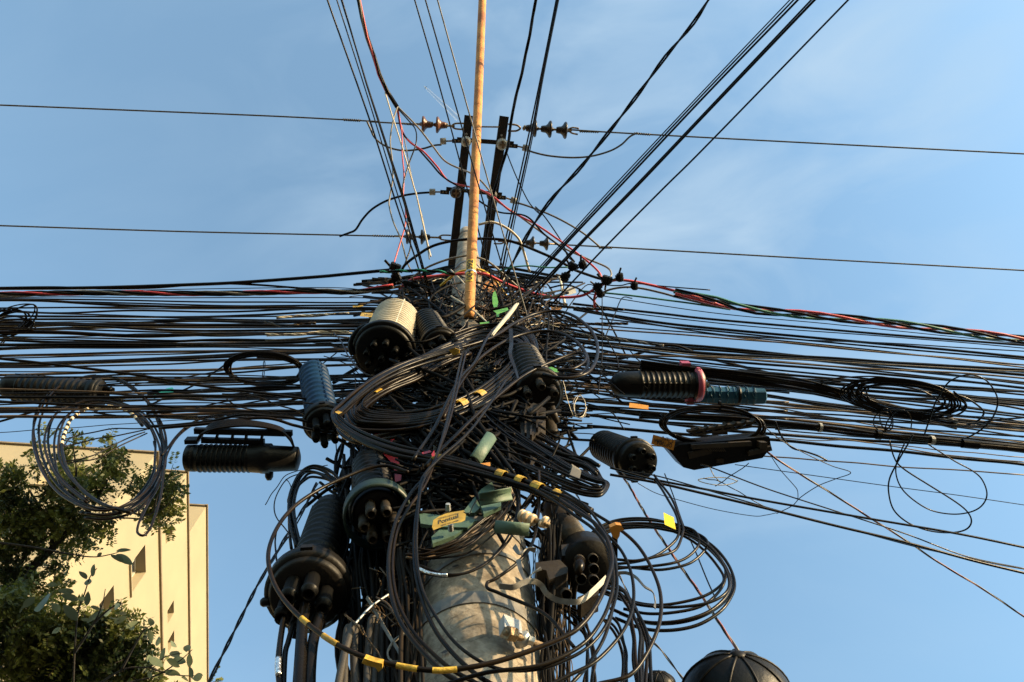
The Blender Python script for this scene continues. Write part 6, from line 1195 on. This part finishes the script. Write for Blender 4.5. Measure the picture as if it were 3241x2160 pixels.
def facade(org, d, length, wins, out_n, name='wall', rec=.42, low=HB):
    """wall from the roof line down; d runs along, wins in (s0,s1,t0,t1)"""
    ss = sorted({0., length, *[w_[0] for w_ in wins], *[w_[1] for w_ in wins]}); ts = sorted({0., low, *[w_[2] for w_ in wins], *[w_[3] for w_ in wins]}); V = []; F = []
    pt = lambda s, t, q=0.: org + d * s - Zv * t - out_n * q
    for i in range(len(ss) - 1):
        for j in range(len(ts) - 1):
            sm, tm = (ss[i] + ss[i + 1]) / 2, (ts[j] + ts[j + 1]) / 2
            if any(w_[0] < sm < w_[1] and w_[2] < tm < w_[3] for w_ in wins): continue
            n_ = len(V); V += [pt(ss[i], ts[j]), pt(ss[i + 1], ts[j]), pt(ss[i + 1], ts[j + 1]), pt(ss[i], ts[j + 1])]; F.append((n_, n_ + 1, n_ + 2, n_ + 3))
    for (a, b, c, e) in wins:
        for (p, q, r_, s_) in ((pt(a, c), pt(b, c), pt(b, c, rec), pt(a, c, rec)), (pt(a, e), pt(a, e, rec), pt(b, e, rec), pt(b, e)), (pt(a, c), pt(a, c, rec), pt(a, e, rec), pt(a, e)), (pt(b, c), pt(b, e), pt(b, e, rec), pt(b, c, rec))):
            n_ = len(V); V += [p, q, r_, s_]; F.append((n_, n_ + 1, n_ + 2, n_ + 3))
    wl = obj(name, (np.array(V), F), 'facade', bld, False)
    for (a, b, c, e) in wins:
        g_ = obj('window', (np.array([pt(a, c, rec - .01), pt(b, c, rec - .01), pt(b, e, rec - .01), pt(a, e, rec - .01)]), [(0, 1, 2, 3)]), 'glass', bld, False)
        fw = .06; m_ = (a + b) / 2
        for (p, q) in ((pt(a + fw / 2, c, rec - .04), pt(a + fw / 2, e, rec - .04)), (pt(b - fw / 2, c, rec - .04), pt(b - fw / 2, e, rec - .04)), (pt(m_, c, rec - .04), pt(m_, e, rec - .04)), (pt(a, c + fw / 2, rec - .045), pt(b, c + fw / 2, rec - .045)), (pt(a, e - fw / 2, rec - .045), pt(b, e - fw / 2, rec - .045))):
            obj('frame', bar(p, q, fw, fw, up=out_n), 'winframe', g_, False)
        if b - a > .8: obj('sill', bar(pt(a - .08, e + .03, -.02), pt(b + .08, e + .03, -.02), .10, .05, up=Zv), 'facade', g_, False)
    return wl
def st(fr, x, y, org, d, nrm_):
    r = ray(*n1(fr, x, y)); s = ((org - CAM) @ nrm_) / (r @ nrm_); p = CAM + r * s; return float((p - org) @ d), float(org[2] - p[2])
def win(top0, top1, bot, org, d, nrm_):
    a, t0 = st('M', *top0, org, d, nrm_); b, t1 = st('M', *top1, org, d, nrm_); _, t2 = st('M', *bot, org, d, nrm_)
    return (min(a, b), max(a, b), (t0 + t1) / 2, t2)
w1 = [win((840, 770), (840, 937), (748, 890), c1, uB, vB), win((658, 1005), (660, 1165), (560, 1125), c1, uB, vB)]
a, b, c, e = w1[0]; w1 += [(a, b, c + 3.0 * k, e + 3.0 * k) for k in (1, 2, 3)]; a, b, c, e = w1[1]; st2 = e - c
w2 = [win((995, 650), (996, 716), (955, 700), c2, uB, vB), win((1003, 1095), (1004, 1168), (966, 1135), c2, uB, vB), win((1005, 1268), (1006, 1335), (968, 1305), c2, uB, vB)]
def clean(ws):
    out_ = []
    for w_ in ws:
        if w_[3] - w_[2] < .3 or w_[3] > HB - .5 or w_[0] < .2: continue
        if all(w_[1] < o[0] or w_[0] > o[1] or w_[3] < o[2] or w_[2] > o[3] for o in out_): out_.append(w_)
    return out_
LEN = 40.
facade(c1, uB, LEN, clean(w1), vB); facade(c2, uB, LEN, clean(w2), vB, low=HB2); facade(c3, uB, LEN, [], vB, low=HB3)
# near ends, running left from each corner
e1 = -vB; nE = -uB
wE = [win((600, 345), (720, 350), (560, 392), c1, e1, nE)]
wE = [(1.6, 2.9, 1.5, 3.0), (5.0, 6.6, 1.5, 3.0), (8.6, 10.2, 1.5, 3.0), (12.2, 13.8, 1.5, 3.0)] + [(s0, s0 + 1.4, 4.8 + 3 * k, 6.2 + 3 * k) for k in range(3) for s0 in (1.6, 5.2, 8.8)]
facade(c1, e1, 22., wE, nE); facade(c2, e1, 21., [], nE, low=HB2); facade(c3, e1, 20., [], nE, low=HB3)
# roof and parapet caps
R1 = [c1, c1 + e1 * 22, c1 + e1 * 22 + uB * LEN, c1 + uB * LEN]
for cc_, le in ((c1, 22.), (c2, 21.), (c3, 20.)): obj('roof', (np.array([p_ - Zv * .4 for p_ in (cc_, cc_ + e1 * le, cc_ + e1 * le + uB * LEN, cc_ + uB * LEN)]), [(0, 1, 2, 3)]), 'cap', bld, False)
for cc_ in (c1, c2, c3): obj('parapet_cap', bar(cc_ - uB * .10 + Zv * .02 + vB * .02, cc_ + uB * LEN + Zv * .02 + vB * .02, .12, .10), 'cap', bld, False)
obj('parapet_cap', bar(c1 + Zv * .02 - uB * .02, c1 + e1 * 22 + Zv * .02 - uB * .02, .12, .10), 'cap', bld, False)
obj('parapet_cap', bar(c2 + Zv * .02 - uB * .02, c2 + e1 * 21. + Zv * .02 - uB * .02, .12, .10), 'cap', bld, False)
obj('parapet_cap', bar(c3 + Zv * .02 - uB * .02, c3 + e1 * 20. + Zv * .02 - uB * .02, .12, .10), 'cap', bld, False)
# ================================================================== trees, lower left
M['leaf'] = mat('feathery_leaf', (.024, .040, .009), .5, (.17, .18, .030), 3.2, lo=.38, hi=.60, translucent=.42)  # yellow-green end of the ramp paints sunlit leaves into the colour
M['leaf2'] = mat('broad_leaf', (.10, .13, .07), .45, (.17, .19, .10), 3, translucent=.22)
M['bark'] = mat('dark_bark', (.018, .014, .010), .85, (.04, .032, .022), 14, bump=.5)
rt = np.random.default_rng(5)
def limb(pts_, r0, r1, seg=7):
    P = spline(pts_, 8); return tube(P, np.linspace(r0, r1, len(P)), seg)
def sprays(blobs, seed, leaf=.030, per=1.0, D0=5.6):
    """clumps of feathery leaves: each spray a thin rachis carrying pairs of small leaflets"""
    r = np.random.default_rng(seed); V = []; F = []; tw = []
    for (x, y, rx, ry, n, D) in blobs:
        c = onD(*n1('M', x, y), D); sx, sy = px(D, rx / 1.82), px(D, ry / 1.82); sz = (sx + sy) * .5
        for _ in range(int(n * per)):
            q = r.normal(0, 1, 3); q /= np.linalg.norm(q); q *= r.random() ** .45
            p = c + _R * q[0] * sx + _U * q[1] * sy + _F * q[2] * sz
            d = r.normal(0, 1, 3); d[2] -= .5; d /= np.linalg.norm(d); a = np.cross(d, r.normal(0, 1, 3)); a /= np.linalg.norm(a); L = r.uniform(.07, .15); m_ = r.integers(5, 9)
            tw.append((p, p + d * L))
            for j in range(m_):
                o = p + d * L * (j + .5) / m_
                for sg in (-1, 1):
                    ll = leaf * r.uniform(.7, 1.25); e1_ = a * sg + d * .35; e1_ /= np.linalg.norm(e1_); w_ = np.cross(e1_, r.normal(0, 1, 3)); w_ /= np.linalg.norm(w_); w_ = w_ * ll * .24
                    n_ = len(V); V += [o, o + e1_ * ll * .5 + w_, o + e1_ * ll, o + e1_ * ll * .5 - w_]; F.append((n_, n_ + 1, n_ + 2, n_ + 3))
    return np.array(V), F, tw
def crown_tree(label, base_xy, blobs, limbs, seed, group='trees at the lower left'):
    t = thing('feathery_tree', np.array([base_xy[0], base_xy[1], 0.]), label, 'tree', group)
    V, F, tw = sprays(blobs, seed, .038, .62); obj('crown', (V, F), 'leaf', t, False)
    gs = [limb(l, r0, r1) for (l, r0, r1) in limbs]; obj('trunk', gs[0], 'bark', t)
    for g_ in gs[1:]: obj('limb', g_, 'bark', t)
    r = np.random.default_rng(seed + 1); pick = r.choice(len(tw), min(len(tw), 700), replace=False)
    tg = [tube(np.array([tw[i][0], (tw[i][0] + tw[i][1]) / 2, tw[i][1]]), .0016, 3, False) for i in pick]; obj('twigs', join(*tg), 'bark', t)['kind'] = 'stuff'
    return t
def mp_(x, y, D): return onD(*n1('M', x, y), D)
D1, D2 = 6.0, 5.2
bl1 = [(40, 420, 130, 110, 150, D1), (110, 560, 130, 140, 170, D1), (50, 720, 110, 140, 130, D1), (230, 640, 130, 110, 130, D1), (340, 560, 130, 90, 110, D1), (430, 400, 130, 110, 150, D1 + .2), (560, 430, 100, 80, 90, D1), (640, 330, 85, 70, 70, D1), (690, 270, 50, 40, 22, D1), (220, 215, 60, 25, 14, D1), (290, 130, 45, 30, 9, D1), (430, 175, 60, 35, 16, D1), (650, 190, 50, 35, 14, D1), (380, 260, 60, 60, 30, D1),
       (440, 660, 120, 90, 80, D1), (560, 640, 90, 70, 45, D1), (640, 660, 45, 70, 30, D1), (340, 830, 90, 90, 50, D1), (450, 760, 80, 60, 40, D1), (330, 910, 60, 80, 28, D1), (240, 330, 40, 50, 18, D1), (300, 450, 70, 60, 30, D1), (20, 900, 60, 120, 70, D1), (130, 960, 130, 100, 110, D1), (60, 1020, 110, 90, 90, D1), (280, 1040, 100, 80, 60, D1), (180, 780, 100, 90, 80, D1)]
b1_ = onD(*n1('M', -350, 1500), D1); base1 = np.array([b1_[0] - .4, b1_[1] + .3])
bt = np.array([base1[0], base1[1], 0.])
f1 = mp_(-120, 1250, D1); lim1 = [([bt, bt + Zv * 1.6 + (f1 - bt) * [.1, .1, 0], f1 * .6 + bt * .4 + Zv * .5, f1], .13, .07), ([f1, mp_(60, 1010, D1), mp_(190, 900, D1), mp_(300, 800, D1), mp_(430, 660, D1), mp_(530, 560, D1), mp_(620, 400, D1)], .045, .008), ([mp_(60, 1010, D1), mp_(120, 880, D1), mp_(200, 780, D1), mp_(330, 700, D1)], .02, .006), ([mp_(300, 800, D1), mp_(300, 650, D1), mp_(230, 560, D1), mp_(170, 460, D1)], .02, .006), ([mp_(430, 660, D1), mp_(520, 615, D1), mp_(640, 618, D1), mp_(760, 622, D1), mp_(830, 628, D1)], .010, .004), ([mp_(430, 660, D1), mp_(420, 500, D1), mp_(440, 350, D1), mp_(420, 200, D1)], .016, .004), ([f1, mp_(-60, 800, D1), mp_(0, 600, D1), mp_(60, 450, D1)], .03, .008)]
bl2 = [(900, 490, 105, 100, 105, D2 + 1), (985, 440, 75, 75, 50, D2 + 1), (1010, 520, 50, 60, 30, D2 + 1), (955, 590, 75, 60, 44, D2 + 1), (860, 600, 50, 40, 24, D2 + 1), (790, 430, 70, 60, 36, D2 + 1), (1000, 310, 14, 18, 3, D2 + 1), (1010, 350, 20, 12, 3, D2 + 1), (985, 660, 30, 30, 10, D2 + 1)]
lim1 += [([mp_(530, 560, D1), mp_(680, 560, D1), mp_(800, 600, D1), mp_(880, 590, D1), mp_(910, 490, D1), mp_(960, 420, D1), mp_(1000, 310, D1)], .010, .002), ([mp_(880, 590, D1), mp_(950, 560, D1), mp_(1010, 500, D1)], .005, .002), ([mp_(800, 600, D1), mp_(800, 500, D1), mp_(790, 430, D1)], .005, .002)]
crown_tree('feathery dark green tree in front of the cream building', base1, bl1 + bl2, lim1, 31)
bl3 = [(60, 1120, 150, 120, 190, D2), (200, 1230, 170, 130, 230, D2), (60, 1330, 150, 150, 210, D2), (330, 1330, 180, 140, 260, D2), (160, 1480, 220, 120, 280, D2), (480, 1300, 150, 110, 200, D2), (600, 1260, 120, 90, 130, D2), (690, 1330, 130, 110, 170, D2), (560, 1440, 200, 120, 260, D2), (400, 1520, 220, 90, 220, D2), (770, 1390, 90, 80, 90, D2), (740, 1500, 110, 90, 120, D2), (840, 1540, 70, 60, 40, D2), (700, 1200, 60, 40, 30, D2), (390, 1150, 60, 60, 30, D2), (820, 1310, 40, 40, 18, D2), (1240, 1570, 50, 20, 8, D2), (900, 1590, 150, 30, 40, D2)]
b3_ = onD(*n1('M', 250, 1850), D2); bt3 = np.array([b3_[0], b3_[1], 0.]); f3 = mp_(280, 1640, D2)
lim3 = [([bt3, bt3 + Zv * 1.8, f3], .10, .05), ([f3, mp_(300, 1500, D2), mp_(260, 1350, D2), mp_(150, 1200, D2)], .03, .008), ([f3, mp_(450, 1480, D2), mp_(600, 1380, D2), mp_(720, 1260, D2)], .03, .006), ([f3, mp_(500, 1570, D2), mp_(740, 1530, D2), mp_(900, 1500, D2)], .02, .005)]
crown_tree('dense dark feathery shrub tree filling the bottom left corner', bt3[:2], bl3, lim3, 41)
# broad-leaved branches in front
D3 = 4.8
bl = thing('broad_leaf_tree', np.array([bt3[0] + .3, bt3[1] - .2, 0.]), 'branches with large pale oval leaves rising from the shrub tree', 'tree', 'trees at the lower left')
f4 = mp_(420, 1680, D3); b4 = ORG[bl.name]
obj('trunk', limb([b4, b4 + Zv * 1.5, f4], .05, .02), 'bark', bl)
def twig(*p): obj('branch', limb([mp_(x, y, D3) for x, y in p], .007, .002, 6), 'bark', bl)
twig((420, 1680), (430, 1400), (450, 1170), (490, 1050), (520, 960), (560, 910)); twig((-20, 760), (200, 790), (400, 828), (540, 845), (640, 830), (690, 815)); twig((430, 1400), (540, 1230), (590, 1120), (608, 1030)); twig((540, 1230), (640, 1140), (730, 1105))
twig((420, 1680), (700, 1500), (860, 1480), (960, 1420), (1050, 1400)); twig((700, 1500), (780, 1350), (830, 1270), (870, 1240)); twig((860, 1480), (940, 1510), (1050, 1530), (1170, 1530)); twig((700, 1580), (900, 1530), (1030, 1450), (1110, 1380))
def leafmesh(p, q, wf=.28, roll=0., curl=.12):
    p = np.asarray(p); q = np.asarray(q); T = q - p; L = np.linalg.norm(T); T = T / L; s = np.cross(T, _F); s /= np.linalg.norm(s); nn = np.cross(s, T); s2 = s * math.cos(roll) + nn * math.sin(roll); n2 = np.cross(s2, T); V = []; F = []
    us = np.linspace(0, 1, 7)
    for u in us:
        w_ = L * wf * math.sin(PI * min(1, u ** .85)) ** .8 if 0 < u < 1 else 0.
        c = p + T * L * u + n2 * curl * L * (u * u - .3 * u)
        V += [c - s2 * w_ * .95 + n2 * w_ * .18, c, c + s2 * w_ * .95 + n2 * w_ * .18]
    for i in range(6): F += [(3 * i, 3 * i + 1, 3 * i + 4, 3 * i + 3), (3 * i + 1, 3 * i + 2, 3 * i + 5, 3 * i + 4)]
    return np.array(V), F
LV = [((668, 812), (755, 800), .15), ((665, 835), (712, 870), .24), ((672, 828), (768, 890), .16), ((640, 832), (700, 872), .2), ((530, 960), (535, 890), .20), ((500, 975), (458, 922), .24), ((500, 1010), (515, 962), .26), ((430, 1050), (335, 1035), .2), ((455, 1095), (350, 1060), .18), ((440, 1090), (520, 1080), .15), ((500, 1130), (508, 1045), .15), ((445, 1215), (365, 1115), .22), ((445, 1085), (510, 1095), .16), ((500, 1230), (600, 1140), .12), ((520, 1135), (585, 1148), .2), ((600, 1185), (645, 1150), .25), ((655, 1230), (735, 1185), .14), ((690, 1180), (732, 1165), .25), ((660, 1140), (690, 1120), .3), ((330, 1010), (268, 1000), .25), ((200, 1075), (130, 1145), .26), ((290, 1065), (190, 1150), .26), ((345, 1165), (300, 1110), .24), ((870, 1245), (872, 1190), .28), ((720, 1255), (800, 1215), .18), ((740, 1240), (780, 1265), .2), ((860, 1265), (878, 1340), .2), ((905, 1360), (920, 1305), .2), ((920, 1440), (950, 1370), .22), ((860, 1420), (945, 1475), .24), ((845, 1440), (880, 1420), .3), ((960, 1440), (1040, 1480), .24), ((1000, 1430), (1075, 1455), .24), ((990, 1390), (1030, 1430), .3), ((1085, 1480), (1100, 1400), .2), ((1095, 1480), (1110, 1550), .2), ((950, 1510), (1040, 1520), .2), ((1110, 1550), (1180, 1525), .2), ((1045, 1540), (1095, 1560), .3), ((990, 1360), (1010, 1340), .4), ((1075, 1395), (1085, 1345), .24), ((850, 1520), (880, 1535), .35), ((630, 1195), (700, 1215), .18), ((730, 1240), (760, 1255), .3), ((560, 840), (590, 820), .2), ((470, 1200), (520, 1225), .22), ((350, 1250), (300, 1290), .25), ((820, 655), (872, 682), .36)]
for i, (a, b, wf) in enumerate(LV): obj('leaf', leafmesh(mp_(*a, D3 + .1 * math.sin(i)), mp_(*b, D3 + .1 * math.sin(i) + .06 * math.cos(i * 2.1)), wf * 1.15, rt.normal(0, .5), rt.normal(0, .12)), 'leaf2', bl)
